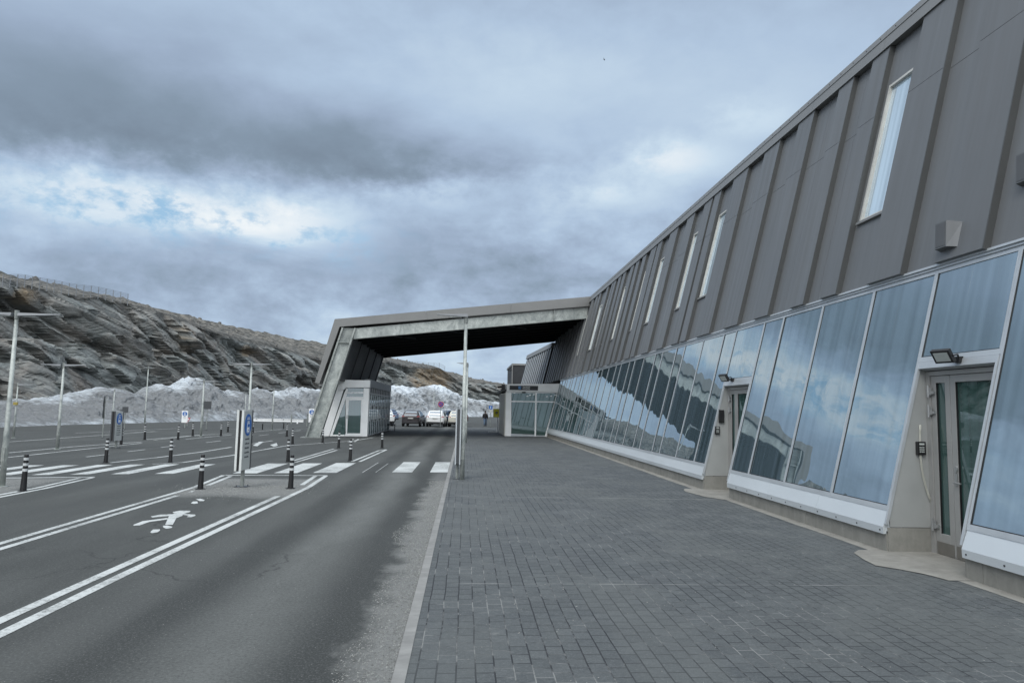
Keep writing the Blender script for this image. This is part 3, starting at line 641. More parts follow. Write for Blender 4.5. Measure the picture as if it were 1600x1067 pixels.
# upper cladding
FLASH = mat('flashing_metal', (.080, .083, .082), .5, .2, .06, 1)
ZC0, ZC1 = 4.145, 9.12
PROUD = [(-21, -20), (-18.6, -17.8), (-16, -15), (-13.2, -12.3), (-11, -10), (-8.5, -7.6), (-6, -5.0), (-2.9, -2), (-.5, .4), (3, 3.9), (5, 6), (7.0, 7.95), (8.85, 9.82), (10.65, 11.6), (12.62, 13.2), (13.9, 14.5), (15.6, 16.4), (17.42, 18.4), (19.5, 20.65),
         (21.68, 22.3), (22.5, 23.3), (24.3, 25.2), (26.3, 27.4), (28.5, 29.2), (29.4, 30.35), (31.1, 31.8), (32.4, 33.1), (33.5, 34.2), (35.2, 35.9), (36.3, 37.0), (37.6, 38.2), (38.3, 38.75), (39.6, 40.2), (41.85, 42.5), (43.0, 43.6), (44.45, 45.2), (46.3, 47), (47.8, 48.4), (49.2, 49.9), (50.7, 51.3), (52.2, 52.9), (53.6, 54.3), (55.1, 55.7), (56.5, 57.2), (57.9, 58.5), (59.3, 60), (60.8, 61.5)]
WINS = [(-14.6, -13.7), (-4.6, -3.7), (1.4, 2.3), (11.63, 12.5), (20.7, 21.6), (23.45, 24.1), (27.5, 28.35), (30.42, 30.95), (34.3, 35.1), (37.1, 37.5), (38.8, 39.4), (40.9, 41.7), (43.75, 44.2), (45.55, 46.1)]
WZ0, WZ1, SEAM = 5.48, 8.17, 7.58
for i, (a, c) in enumerate(PROUD):
    mb = MB(); d = .10
    fbox(mb, a, c, ZC0-.01, SEAM-.004, -.02, d); fbox(mb, a, c, SEAM+.004, ZC1, -.02, d)
    cpn = part(mb, "cladding_panel", CLAD, T)
    if a < 42:
        fl = MB(); fbox(fl, a-.022, a-.002, ZC0-.02, ZC1, -.02, d+.006); part(fl, "edge_flashing", FLASH, cpn, world_loc(T))
mb = MB(); cuts = sorted([Y0, Y1]+[v for p in WINS for v in p]+[p[0] for p in PROUD]+[6.6, 11.1, 13.9-.4, 15.0, 18.9, 26.0, 32.2])
cuts = sorted(set(cuts))
for a, c in zip(cuts[:-1], cuts[1:]):
    if c-a < .02: continue
    g = .003; mid = (a+c)/2
    if any(w[0]-.001 <= mid <= w[1]+.001 for w in WINS):
        fbox(mb, a, c, ZC0, WZ0, -.20, .0); fbox(mb, a, c, WZ1, ZC1+.05, -.20, .0)
    else:
        fbox(mb, a+g, c-g, ZC0, SEAM-.004, -.20, .0); fbox(mb, a+g, c-g, SEAM+.004, ZC1+.05, -.20, .0)
part(mb, "recessed_cladding", CLAD, T)
mb = MB(); fbox(mb, Y0, Y1, ZC0-.005, ZC1, -.26, -.21); part(mb, "cladding_backing", DARKM, T)
for i, (a, c) in enumerate(WINS):
    f = MB(); w = .05
    fbox(f, a, a+w*.8, WZ0, WZ1, -.12, .012); fbox(f, c-w, c, WZ0, WZ1, -.12, .012); fbox(f, a+w*.8, c-w, WZ0, WZ0+w, -.12, .010); fbox(f, a+w*.8, c-w, WZ1-w, WZ1, -.12, .010)
    fo = part(f, "window", mat("warm_white_frame", (.50, .49, .45), .4, .1), T)
    g = MB(); fbox(g, a+w*.8, c-w, WZ0+w, WZ1-w, -.11, -.045); part(g, "window_pane", WGLASS, fo, world_loc(T))
    s = MB(); fbox(s, a-.01, c+.03, WZ0-.05, WZ0-.002, -.02, .05); part(s, "window_ledge", FASC, fo, world_loc(T))
# fascia
mb = MB(); y = Y0
while y < Y1-.1:
    y2 = min(Y1, y+2.9)
    mb.quadhex([(7.985, y+.003, 9.04), (7.985, y2-.003, 9.04), (8.50, y2-.003, 9.04), (8.50, y+.003, 9.04), (8.05, y+.003, 9.30), (8.05, y2-.003, 9.30), (8.50, y2-.003, 9.30), (8.50, y+.003, 9.30)])
    mb.quadhex([(8.040, y+.003, 9.306), (8.040, y2-.003, 9.306), (8.62, y2-.003, 9.306), (8.62, y+.003, 9.306), (8.085, y+.003, 9.46), (8.085, y2-.003, 9.46), (8.62, y2-.003, 9.50), (8.62, y+.003, 9.50)])
    y = y2
part(mb, "fascia", FASC, T)
mb = MB(); y = -3
while y < 30:
    mb.disc((8.062, y, 9.38), (-1, 0, .3), .012, .008, 6); y += .5
part(mb, "fascia_screws", DARKM, T)
# wall speakers
for (y, z, col) in ((9.55, 4.46, 0), (8.30, 5.07, .115)):
    off = .10 if col == 0 else 0.0
    mb = MB(); w = .18; h = .18
    a0 = fp(y-w, z-h, off); P = [fp(y-w, z-h, off), fp(y+w, z-h, off), fp(y+w, z+h, off), fp(y-w, z+h, off), fp(y-w+.10, z-h, off+.10), fp(y+w-.02, z-h, off+.10), fp(y+w-.02, z+h, off+.17), fp(y-w+.10, z+h, off+.17)]
    mb.quadhex(P); s = part(mb, "wall_speaker", CLAD, T)
    g = MB(); o2 = off+.104; zt_ = .062
    g.quadhex([fp(y-w+.12, z-h+.02, o2), fp(y+w-.04, z-h+.02, o2), fp(y+w-.04, z+h-.02, o2+zt_), fp(y-w+.12, z+h-.02, o2+zt_), fp(y-w+.12, z-h+.02, o2+.005), fp(y+w-.04, z-h+.02, o2+.005), fp(y+w-.04, z+h-.02, o2+zt_+.005), fp(y-w+.12, z+h-.02, o2+zt_+.005)])
    part(g, "speaker_grille", mat("grille_metal", (.125, .128, .13), .5, .3), s, world_loc(T))

# far wing, turned slightly towards the road
FW = thing("terminal_wing", (7, 70, 0), "lower ribbed grey wing of the terminal seen under the canopy behind the entrance", "building")
mb = MB(); tl = [(7.62, 62.05), (6.75, 77.5)]; zt = 7.8
def wv(t, z, off=0.0):
    x = tl[0][0]+(tl[1][0]-tl[0][0])*t; y = tl[0][1]+(tl[1][1]-tl[0][1])*t
    return (x-KX*(zt-z)-off, y, z)
mb.quadhex([wv(0, 0), wv(1, 0), (24, 77.5, 0), (24, 62.05, 0), wv(0, zt), wv(1, zt), (24, 77.5, zt), (24, 62.05, zt)])
part(mb, "wall", DARKM, FW)
for k in range(12):
    t = k/12; mb = MB(); t2 = t+.012
    mb.quadhex([wv(t, .5), wv(t2, .5), wv(t2, zt-.4), wv(t, zt-.4), wv(t, .5, .07), wv(t2, .5, .07), wv(t2, zt-.4, .07), wv(t, zt-.4, .07)]); part(mb, "rib_panel", ALU, FW)
mb = MB(); mb.quadhex([wv(-.002, zt-.38, .13), wv(1.004, zt-.38, .13), wv(1.004, zt-.38, -.4), wv(-.002, zt-.38, -.4), wv(-.002, zt+.06, .13), wv(1.004, zt+.06, .13), wv(1.004, zt+.06, -.4), wv(-.002, zt+.06, -.4)]); part(mb, "roof_edge", FASC, FW)
DB = thing("plant_building", (7.5, 88, 0), "small dark flat-roofed building block behind the ribbed far wing", "building")
mb = MB(); mb.box(5.62, 10, 85, 96, 0, 7.2); part(mb, "wall", DARKM, DB)
mb = MB(); mb.box(5.50, 10.1, 84.9, 96.1, 7.2, 7.42); part(mb, "roof", FASC, DB)
mb = MB(); mb.box(5.48, 5.60, 84.86, 84.98, 0, 7.2); part(mb, "corner_trim", FASC, DB)
mb = MB(); mb.tube([(5.45, 84.9, 6.6), (5.1, 84.7, 6.55)], .05, 6); part(mb, "camera", BLACK, DB)

# ================================================================== CANOPY
CY = 46.1; CX = 8.2; CK = .163
cp = lambda x, y: SK(x, y, CY, CX, CK)
C = thing("canopy", (-2, 46, 0), "huge dark portal canopy with leaning leg bridging the drop-off lane to the terminal", "canopy")
sweep = Vector((0, 17.0, 0))
A_ = cp(492, 597.5); B_ = cp(523, 498.5); C_ = cp(925, 463); D_ = cp(921, 478.2); E_ = cp(530.5, 510.5); F_ = cp(499, 599)
mb = MB(); mb.prism([A_, B_, E_, F_], sweep); part(mb, "side_cladding", FASC, C)
n = 3
mb = MB()
for k in range(n):
    t0, t1 = k/n, (k+1)/n; g = Vector((.012, 0, 0))
    mb.prism([B_.lerp(C_, t0)+(g if k else g*0), B_.lerp(C_, t1), E_.lerp(D_, t1), E_.lerp(D_, t0)+(g if k else g*0)], (0, .12, 0))
mb.prism([B_+Vector((.02, .121, -.03)), C_+Vector((.6, .25, -.03)), D_+Vector((.6, .25, 0)), E_+Vector((.02, .121, 0))], sweep-Vector((0, .25, 0)))
part(mb, "roof_slab", FASC, C)
bk = Vector((0, .18, 0))
# galvanised front girder
g1, g2, g3, g4 = cp(554.5, 512.5), cp(919.7, 479.5), cp(917.5, 496.5), cp(551.5, 528.5)
mb = MB(); mb.prism([g1+bk, g2+bk, g3+bk, g4+bk], (0, .10, 0)); part(mb, "front_girder", GALV, C)
mb = MB(); e = Vector((0, 0, .035))
mb.prism([g4+bk+e*0-Vector((0, .06, 0)), g3+bk-Vector((0, .06, 0)), g3+bk-e-Vector((0, .06, 0)), g4+bk-e-Vector((0, .06, 0))], (0, .30, 0)); part(mb, "girder_flange", GALVD, C)
s1 = cp(866, 484); s2 = cp(865, 501)
mb = MB(); mb.prism([s1+bk*.4, s1+bk*.4+Vector((.07, 0, 0)), s2+bk*.4+Vector((.07, 0, 0)), s2+bk*.4], (0, .12, 0)); part(mb, "stiffener", GALVD, C)
# leaning leg with flanges
l1, l2, l3, l4 = cp(476.5, 684), cp(499.5, 684.5), cp(556, 512.5), cp(534, 511.5)
for q in (l1, l2): q.z = .02
lf = l1.lerp(l4, .86); rf = l2.lerp(l3, .86)
def leg(off, m1, m2):
    o = Vector((0, off, 0)); mb = MB()
    mb.prism([l1+bk+o, l2+bk+o, rf+bk+o, lf+bk+o], (0, .10, 0)); L = part(mb, "leg", m1, C)
    fl = MB(); s = Vector((.10, 0, 0))
    fl.prism([l1+o, l1+s+o, l4+s+o, l4+o], (0, .42, 0)); fl.prism([l2-s+o, l2+o, l3+o, l3-s+o], (0, .42, 0)); part(fl, "leg_flange", m2, L, world_loc(C))
    bp = MB(); bp.prism([l1+o+Vector((-.25, -.15, -.03)), l2+o+Vector((.25, -.15, -.03)), l2+o+Vector((.25, -.15, .03)), l1+o+Vector((-.25, -.15, .03))], (0, .8, 0)); part(bp, "base_plate", m2, L, world_loc(C))
    return L
leg(0, GALV, GALVD)
mb = MB(); up1 = l4; mb.prism([lf+bk, rf+bk, l3+bk, l4+bk], (0, .09, 0)); part(mb, "knee_plate", GALVD, C)
mb = MB(); mb.prism([lf+bk-Vector((0, .15, 0)), rf+bk-Vector((0, .15, 0)), rf+bk-Vector((0, .15, -.08)), lf+bk-Vector((0, .15, -.08))], (0, .16, 0)); part(mb, "stiffener", GALVD, C)
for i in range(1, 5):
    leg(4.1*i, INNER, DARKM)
# lining of the leg wall above the kiosk, soffit and cross beams
w1 = l2.lerp(l3, .52); w2 = l3
mb = MB(); t = Vector((-.06, .6, 0)); mb.prism([w1+t, w2+t, w2+t+Vector((-.1, 0, 0)), w1+t+Vector((-.1, 0, 0))], (0, 16.2, 0)); part(mb, "lining", INNER, C)
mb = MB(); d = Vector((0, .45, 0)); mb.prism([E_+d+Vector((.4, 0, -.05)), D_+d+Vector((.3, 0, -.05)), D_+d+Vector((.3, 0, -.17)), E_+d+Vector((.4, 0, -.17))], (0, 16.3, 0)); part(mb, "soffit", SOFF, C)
for i in range(1, 9):
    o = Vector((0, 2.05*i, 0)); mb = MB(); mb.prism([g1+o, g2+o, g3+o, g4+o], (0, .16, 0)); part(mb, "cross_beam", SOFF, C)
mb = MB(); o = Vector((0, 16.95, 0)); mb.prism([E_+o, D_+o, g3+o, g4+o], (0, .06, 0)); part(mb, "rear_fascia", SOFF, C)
for fx in (.18, .42, .68):
    mb = MB(); p = g4.lerp(g3, fx); mb.tube([p+Vector((-.9, 1.0, .02)), p+Vector((.9, 3.0, .05))], .03, 6); part(mb, "brace", INNER, C)

# ================================================================== KIOSK under the canopy
KP = lambda x, y: SK(x, y, 46.43, -6.2, .163)
K = thing("lobby_kiosk", (-7, 47, 0), "white framed glass lobby box tucked against the leaning canopy leg", "kiosk")
Z6 = lambda x, y: KP(480+x/8.894, 580+y/8.894)
def flatp(mb, pts, d0=0.0, th=.08):
    P = [Vector(p)+Vector((0, d0, 0)) for p in pts]
    for p in P:
        if p.z < .03: p.z = .012
    return mb.prism(P, (0, th, 0))
def kpart(name, pts, m, d0, th, parent=None):
    mb = MB(); flatp(mb, [Z6(*p) for p in pts], d0, th); return part(mb, name, m, parent or K, world_loc(K))
kpart("sloped_panel", [(410, 250), (508, 250), (305, 908), (172, 908)], WHITE, -.02, .10)
kpart("fascia_band", [(450, 118), (876, 128), (872, 225), (540, 228), (515, 255), (404, 252)], WHITE, -.10, .3)
kpart("corner_post", [(786, 232), (862, 236), (832, 912), (757, 912)], WHITE, -.03, .25)
kpart("slanted_frame", [(515, 300), (550, 228), (568, 260), (520, 420), (352, 880), (520, 880), (518, 908), (312, 908)], WHITE, 0, .10)
kpart("transom_frame", [(545, 290), (782, 290), (781, 305), (541, 305)], WHITE, 0, .10); kpart("transom_frame", [(538, 354), (780, 354), (780, 372), (536, 372)], WHITE, 0, .10)
kd = kpart("door", [(533, 372), (780, 372), (762, 908), (518, 908), (535, 862), (735, 862), (752, 400), (578, 400), (552, 862), (535, 862)], WHITE, .02, .07)
kg = MB(); flatp(kg, [Z6(*p) for p in [(575, 398), (752, 398), (736, 865), (550, 865)]], .05, .02); part(kg, "door_glass", GLASS2, kd, world_loc(K))
kh = MB(); p = Z6(556, 630); kh.tube([p+Vector((0, -.06, .12)), p+Vector((0, -.06, -.12))], .015, 6); part(kh, "handle", DARKM, kd, world_loc(K))
kpart("transom_glass", [(560, 232), (783, 236), (782, 290), (548, 290)], GLASS2, .05, .02); kpart("transom_glass", [(543, 303), (781, 303), (780, 356), (540, 356)], GLASS2, .05, .02)
kpart("side_glass", [(528, 400), (520, 882), (360, 882)], GLASS2, .05, .02)
# interior counter seen through the door
# long glazed side
kx = -6.2; ky0, ky1 = 46.5, 59.6
mb = MB(); mb.box(kx-.06, kx-.01, ky0+.22, ky1, .02, 2.75); part(mb, "long_glass_wall", GLASS2, K, world_loc(K))
mb = MB()
mb.box(kx-.3, kx+.04, ky0-.12, ky1+.1, 3.16, 3.66); part(mb, "side_fascia", mat("grey_sheet", (.20, .215, .22), .42, .2), K, world_loc(K))
mb = MB(); mb.box(kx-.05, kx-.005, ky0+.22, ky1, 2.80, 3.14); part(mb, "clerestory_glass", BLACK, K, world_loc(K))
yy = ky0+.22
for i in range(13):
    y = ky0+.22+i*1.06
    mb = MB(); mb.box(kx-.08, kx+.03, y, y+.07, .02, 3.14); part(mb, "mullion", ALU, K, world_loc(K))
mb = MB(); mb.box(kx-.07, kx+.02, ky0+.22, ky1, 2.73, 2.80); mb.box(kx-.07, kx+.02, ky0+.22, ky1, .02, .10); part(mb, "rail", ALU, K, world_loc(K))
for i in range(12):
    for z in (.95, 1.75):
        y = ky0+.22+i*1.06+.35; mb = MB(); mb.box(kx-.004, kx+.012, y, y+.35, z, z+.22 if z > 1 else z+.12); part(mb, "glass_sticker", mat("sticker_dark", (.03, .035, .04), .5) if i % 2 else SGREY, K, world_loc(K))
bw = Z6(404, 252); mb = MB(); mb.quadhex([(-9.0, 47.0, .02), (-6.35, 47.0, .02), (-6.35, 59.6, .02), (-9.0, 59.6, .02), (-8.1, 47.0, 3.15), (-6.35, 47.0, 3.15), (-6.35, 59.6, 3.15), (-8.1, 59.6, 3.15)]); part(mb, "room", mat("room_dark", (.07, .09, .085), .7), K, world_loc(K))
mb = MB(); mb.quadhex([(-8.15, 46.4, 3.16), (-6.5, 46.5, 3.16), (-6.5, 59.6, 3.16), (-8.1, 59.6, 3.16), (-8.0, 46.4, 3.6), (-6.5, 46.5, 3.6), (-6.5, 59.6, 3.6), (-8.0, 59.6, 3.6)]); part(mb, "roof", WHITE, K, world_loc(K))

# ================================================================== ENTRANCE VESTIBULE
EP = lambda x, y: SK(x, y, 51.2, 2.9, .10)
V = thing("entrance_vestibule", (4.5, 52, 0), "white framed glazed entrance box with black sign at the foot of the terminal wall", "entrance")
ZE = lambda x, y: EP(760+x/7.62, 560+y/7.62)
def epart(name, pts, m, d0, th, parent=None):
    mb = MB(); flatp(mb, [ZE(*p) for p in pts], d0, th); return part(mb, name, m, parent or V, world_loc(V))
epart("fascia_band", [(238, 305), (893, 300), (868, 402), (855, 402), (240, 390)], WHITE, -.14, .5)
epart("corner_post", [(234, 392), (298, 394), (293, 925), (222, 925)], WHITE, -.02, .3)
epart("slanted_post", [(842, 402), (872, 402), (722, 930), (694, 930)], WHITE, -.02, .2)
epart("bottom_rail", [(293, 895), (575, 905), (574, 932), (292, 925)], ALU, 0, .1); epart("bottom_rail", [(590, 915), (700, 915), (697, 930), (590, 930)], ALU, 0, .1)
epart("head_rail", [(300, 396), (850, 402), (846, 414), (300, 408)], WHITE, 0, .1)
epart("transom", [(298, 503), (822, 511), (818, 524), (298, 517)], WHITE, 0, .1); epart("mullion", [(583, 405), (600, 405), (590, 930), (572, 930)], WHITE, -.01, .12)
epart("door_glass", [(300, 515), (582, 520), (574, 898), (294, 893)], GLASS2, .05, .02); epart("door_glass", [(598, 520), (820, 522), (705, 918), (590, 918)], GLASS2, .05, .02)
epart("transom_glass", [(300, 406), (584, 408), (583, 506), (299, 504)], GLASS2, .05, .02); epart("transom_glass", [(600, 408), (848, 412), (824, 512), (598, 508)], GLASS2, .05, .02)
for x, y in ((490, 450), (520, 438), (565, 430), (720, 455), (770, 448), (822, 436), (335, 412)):
    epart("ceiling_light", [(x-12, y-5), (x+10, y-10), (x+12, y+2), (x-10, y+7)], WHITE, .03, .015)
sg = epart("sign_board", [(276, 322), (612, 328), (610, 381), (274, 374)], mat("sign_black", (.012, .013, .016), .35), -.20, .055)
epart("sign_emblem", [(380, 330), (410, 331), (409, 365), (380, 364)], mat("emblem_blue", (.10, .30, .62), .4), -.212, .01, sg)
epart("sign_emblem", [(394, 338), (404, 338), (402, 358), (394, 356)], mat("sign_black", (.012, .013, .016), .35), -.224, .01, sg)
def text(body, p, size, m, parent, rot, org, name="lettering"):
    cu = bpy.data.curves.new(name, 'FONT'); cu.body = body; cu.size = size; cu.extrude = .004
    tmp = bpy.data.objects.new("tmp", cu); COL.objects.link(tmp); dg = bpy.context.evaluated_depsgraph_get(); dg.update()
    me = bpy.data.meshes.new_from_object(tmp.evaluated_get(dg)); bpy.data.objects.remove(tmp)
    me.materials.clear(); me.materials.append(m); o = bpy.data.objects.new(name, me); COL.objects.link(o); o.parent = parent; o.location = Vector(p)-Vector(org); o.rotation_euler = rot
    return o
p1 = ZE(428, 347); p2 = ZE(428, 366)
text("Terminal", p1+Vector((0, -.22, 0)), .15, WHITE, sg, (radians(90), 0, .1), world_loc(V)); text("Entrance", p2+Vector((0, -.22, 0)), .15, WHITE, sg, (radians(90), 0, .1), world_loc(V))
epart("motion_sensor", [(425, 395), (466, 395), (466, 412), (425, 412)], BLACK, -.10, .15)
# side wall of vertical cream boards
v0 = Vector((2.86, 51.35, 0)); v1 = Vector((2.80, 58.6, 0))
mb = MB()
for k in range(9):
    a = v0.lerp(v1, k/9); c = v0.lerp(v1, (k+.94)/9); mb.quadhex([(a.x, a.y, .02), (c.x, c.y, .02), (c.x+.1, c.y, .02), (a.x+.1, a.y, .02), (a.x, a.y, 3.1), (c.x, c.y, 3.1), (c.x+.1, c.y, 3.1), (a.x+.1, a.y, 3.1)])
part(mb, "side_wall", WHITE2, V, world_loc(V))
mb = MB(); mb.box(2.62, 3.1, 51.3, 58.8, 3.2, 3.34); part(mb, "side_eave", DARKM, V, world_loc(V))
mb = MB(); mb.box(2.95, 7.2, 51.7, 58.6, 3.22, 3.72); part(mb, "roof", WHITE, V, world_loc(V))
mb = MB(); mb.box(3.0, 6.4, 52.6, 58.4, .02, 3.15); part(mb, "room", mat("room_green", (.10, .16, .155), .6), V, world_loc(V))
mb = MB(); mb.tube([(2.7, 51.6, 3.55), (2.35, 51.3, 3.5)], .06, 6); mb.box(2.6, 2.85, 51.4, 51.7, 3.3, 3.7); part(mb, "security_camera", BLACK, V, world_loc(V))

# ================================================================== CLIFF, SNOW, HILL
def interp(L, x):
    if x <= L[0][0]: return L[0][1]
    for (a, b_), (c, d_) in zip(L[:-1], L[1:]):
        if x <= c: return b_+(d_-b_)*(x-a)/(c-a)
    return L[-1][1]
# plan line of the snow toe: point for each bearing
toe_pts = [(-40, -120), (-38, -60), (-36, -10), (-34.5, 20), (-33, 40), (-32.3, 52), (-31.8, 60), (-30.4, 67), (-29, 78), (-26, 90.7), (-23.5, 104), (-19.5, 124), (-14.5, 143), (-7, 160), (3, 176), (15, 190), (32, 202), (60, 215), (110, 225)]
toe_pts = [Vector((x, y, 0)) for x, y in toe_pts]
def pix_of(p):
    d = Vector((p.x, p.y, 0))-Vector((0, 0, EYE)); d.z = -EYE; z = d.dot(_f); return 800+F*d.dot(_r)/z if z > 1 else -2000
crest = [(-700, 622), (-200, 625), (0, 625), (30, 621), (82, 617), (112, 610), (150, 602), (180, 610), (202, 615), (225, 602), (240, 599), (262, 605), (273, 592), (288, 585), (309, 595), (330, 608), (343, 617), (350, 608), (375, 613), (385, 612.5), (398, 604.7), (410, 612), (421, 619), (428, 607), (439, 612), (446, 604), (473, 604.5), (499, 608), (540, 603), (607, 601), (648, 605), (676, 599.5), (692, 605), (714, 617), (734, 621.6), (747, 624), (778, 628.5), (900, 634), (1200, 640)]
edge = [(-200, 420), (0, 436), (20, 442), (32, 445), (47, 449), (65, 454), (91, 458), (114, 463), (146, 464.5), (179, 472), (211, 481), (236, 486), (260, 495.5), (291, 505), (318, 516), (375, 533), (428, 543), (470, 556), (510, 566), (560, 572), (606, 565), (637, 573.5), (665, 575), (687, 575.5), (703, 586), (712, 594), (750, 598), (786, 602), (900, 612), (1200, 620)]
ridge = [(-200, 410), (0, 430), (20, 438), (47, 447), (91, 457), (146, 464), (211, 480.5), (260, 495), (280, 500), (300, 504), (348, 508.5), (396, 515.6), (417, 523), (464, 531.6), (508, 540.5), (560, 553), (606, 566), (665, 576), (712, 594), (786, 601), (900, 612), (1200, 620)]
# arc-length resample
cum = [0]
for a, c in zip(toe_pts[:-1], toe_pts[1:]): cum.append(cum[-1]+(c-a).length)
def toe(s):
    for i in range(len(cum)-1):
        if s <= cum[i+1] or i == len(cum)-2:
            t = (s-cum[i])/(cum[i+1]-cum[i]); p0 = toe_pts[max(i-1, 0)]; p1 = toe_pts[i]; p2 = toe_pts[i+1]; p3 = toe_pts[min(i+2, len(toe_pts)-1)]
            return .5*((2*p1)+(-p0+p2)*t+(2*p0-5*p1+4*p2-p3)*t*t+(-p0+3*p1-3*p2+p3)*t*t*t)
smp = []; s = 0.0
while s < cum[-1]:
    p = toe(s); smp.append(s); dd = hypot(p.x, p.y)
    s += 1.4 if p.y < 38 else max(.26, dd*.0040)
N = len(smp); P = [toe(s) for s in smp]
Tn = [(toe(min(s+6, cum[-1]-.01))-toe(max(s-6, 0))).normalized() for s in smp]
Nn = [Vector((-t.y, t.x, 0)) for t in Tn]
PX = [pix_of(p) for p in P]
for i in range(N):
    if P[i].y < 38: PX[i] = -60
def height(i, q, table):
    px = pix_of(q) if q.y > 20 else -60
    px = max(-150, px); e = elev(px, interp(table, px)); d = max(hypot(q.x, q.y), 45) if q.y < 38 else hypot(q.x, q.y)
    return EYE+e*min(d, 400)
def fbm(v, o=4): return noise.fractal(v, .9, 2.1, o)
def build_cliff():
    vs = []; fs = []; och = []; top = []; strat = []
    RF, RT = 96, 26
    for i in range(N):
        p, nn = P[i], Nn[i]; s = smp[i]
        qb = p+nn*6.5; qt = p+nn*13.5; qr = p+nn*42
        zt = height(i, qt, edge); zr = max(height(i, qr, ridge), zt*.98)
        if PX[i] < -20 and P[i].y < 38: zt = 14.5; zr = 17
        far = min(1.0, hypot(p.x, p.y)/90)
        for j in range(RF):
            t = j/(RF-1); z = -.5+(zt+.5)*t
            bulge = t**1.15
            q = qb.lerp(qt, bulge)
            # dipping slabs: the layers run down to the right along the face
            u = s*.92-z*.40; w = s*.42+z*.91
            wu = u+1.2*noise.noise(Vector((s*.15, z*.15, 1))); ww = w+.7*noise.noise(Vector((s*.12, z*.2, 6)))
            blk = noise.voronoi(Vector((wu*.09, ww*.36, 3.3))); b1 = blk[0][1]-blk[0][0]; c1 = blk[1][0]
            blk2 = noise.voronoi(Vector((wu*.22, ww*.75, 8.1))); b2 = blk2[0][1]-blk2[0][0]; c2 = blk2[1][0]
            h1 = noise.cell(Vector((c1.x*7.3, c1.y*9.1, 2))); h2 = noise.cell(Vector((c2.x*5.3, c2.y*8.1, 4)))
            # each block is a flat facet with its own tilt, stepping out from its neighbours
            d = 1.3*h1+.6*h2+.9*(ww*.36-c1.y)*(h1+.3)-.5*(wu*.09-c1.x)+.5*min(b1*3, .5)+.22*min(b2*3, .5)+1.5*fbm(Vector((u*.05, w*.14, 5)))+.14*fbm(Vector((u*.4, w*1.5, 2)))
            env = min(1, (1-t)*9+.12)*min(1, t*8+.3)
            vv = q-nn*(d-.8)*env*(.8+.5*far)
            vs.append((vv.x, vv.y, z+.2*fbm(Vector((s*.5, z*.7, 9)))*env)); strat.append((u, w, d))
            px = pix_of(vv) if vv.y > 20 else -500; o = 0.0
            och_c = [(40, 462, 20, 15), (288, 530, 9, 20), (385, 548, 9, 9), (675, 590, 34, 26)]
            dv = Vector((vv.x, vv.y, z-EYE)); dz = max(1, dv.dot(_f)); px = 800+F*dv.dot(_r)/dz; yy = 533.5-F*dv.dot(_u)/dz
            for (cx, cy, rx, ry) in och_c:
                r = ((px-cx)/rx)**2+((yy-cy)/ry)**2; o = max(o, max(0, min(1, 1.4-r+.5*fbm(Vector((s*.3, z*.4, 4))))))
            och.append(o); top.append(max(0, min(1, (t-.965)*25)))
        for j in range(RT):
            t = (j+1)/RT; q = qt.lerp(qr, t); z = zt+(zr-zt)*(t**.7); rough = min(1, t*3)
            z += (.9*fbm(Vector((q.x*.12, q.y*.12, 7)))+.45*fbm(Vector((q.x*.6, q.y*.6, 3))))*rough*.9-(.15)
            if t == 1: z -= 4
            vs.append((q.x, q.y, z)); och.append(0); top.append(1); strat.append((s, z, t*20))
    R = RF+RT
    for i in range(N-1):
        for j in range(R-1):
            a = i*R+j; fs.append((a, a+R, a+R+1, a+1))
    me = bpy.data.meshes.new("rock_cliff"); me.from_pydata(vs, [], fs); me.materials.append(ROCK)
    for nm, L in (("ochre", och), ("top", top)):
        at = me.attributes.new(nm, 'FLOAT', 'POINT'); at.data.foreach_set('value', L)
    at = me.attributes.new('strata', 'FLOAT_VECTOR', 'POINT'); at.data.foreach_set('vector', [c for v in strat for c in v])
    o = bpy.data.objects.new("rock_cliff", me); COL.objects.link(o); o['kind'] = 'structure'
    return vs, R, RF
CV, CR, CRF = build_cliff()
def build_snow():
    vs = []; fs = []; cl = []; st = []; R = 34
    for i in range(N):
        p, nn = P[i], Nn[i]; s = smp[i]; q5 = p+nn*6.8
        h = height(i, q5, crest)
        if P[i].y < 38: h = 4.2
        h *= 1.0+.05*fbm(Vector((s*.35, 0, 2)))
        far = min(1.5, hypot(p.x, p.y)/90)
        for j in range(R):
            t = j/(R-1)
            if t < .8:
                a = t/.8; off = -.6+7.4*a; z = h*(a**.72)*(1-.12*sin(a*pi*2)*.5)
            else:
                a = (t-.8)/.2; off = 6.8+3.5*a; z = h*(1-a*.8)
            n1 = fbm(Vector((s*.55+z*.5, z*.9-s*.2, 4)), 5); n2 = noise.noise(Vector((s*1.7, z*2.2, off)))
            e = min(1, t*6); q = p+nn*(off-(.55*n1+.16*n2)*e)
            zz = -.05+z+(.25*n2+.22*n1)*e*min(1, h/3)
            vs.append((q.x, q.y, zz)); st.append((s*.88-z*.47, s*.47+z*.88, off)); cl.append(1.05*max(0, min(1, (z/h-.66)*3))*(.6+.8*noise.noise(Vector((s*.12, 3, 3))))+.40*max(0, 1-t*7)+(.28 if 604 < PX[i] < 760 else 0)*max(0, min(1, (PX[i]-590)/30)))
    for i in range(N-1):
        for j in range(R-1): a = i*R+j; fs.append((a, a+R, a+R+1, a+1))
    me = bpy.data.meshes.new("snow_bank"); me.from_pydata(vs, [], fs); at = me.attributes.new('strata', 'FLOAT_VECTOR', 'POINT'); at.data.foreach_set('vector', [c for v in st for c in v]); me.materials.append(SNOW)
    at = me.attributes.new("clean", 'FLOAT', 'POINT'); at.data.foreach_set('value', cl)
    o = bpy.data.objects.new("snow_bank", me); COL.objects.link(o); o['kind'] = 'structure'
build_snow()
# smoother fresh tongue of snow hanging in the far bend
mb = MB()
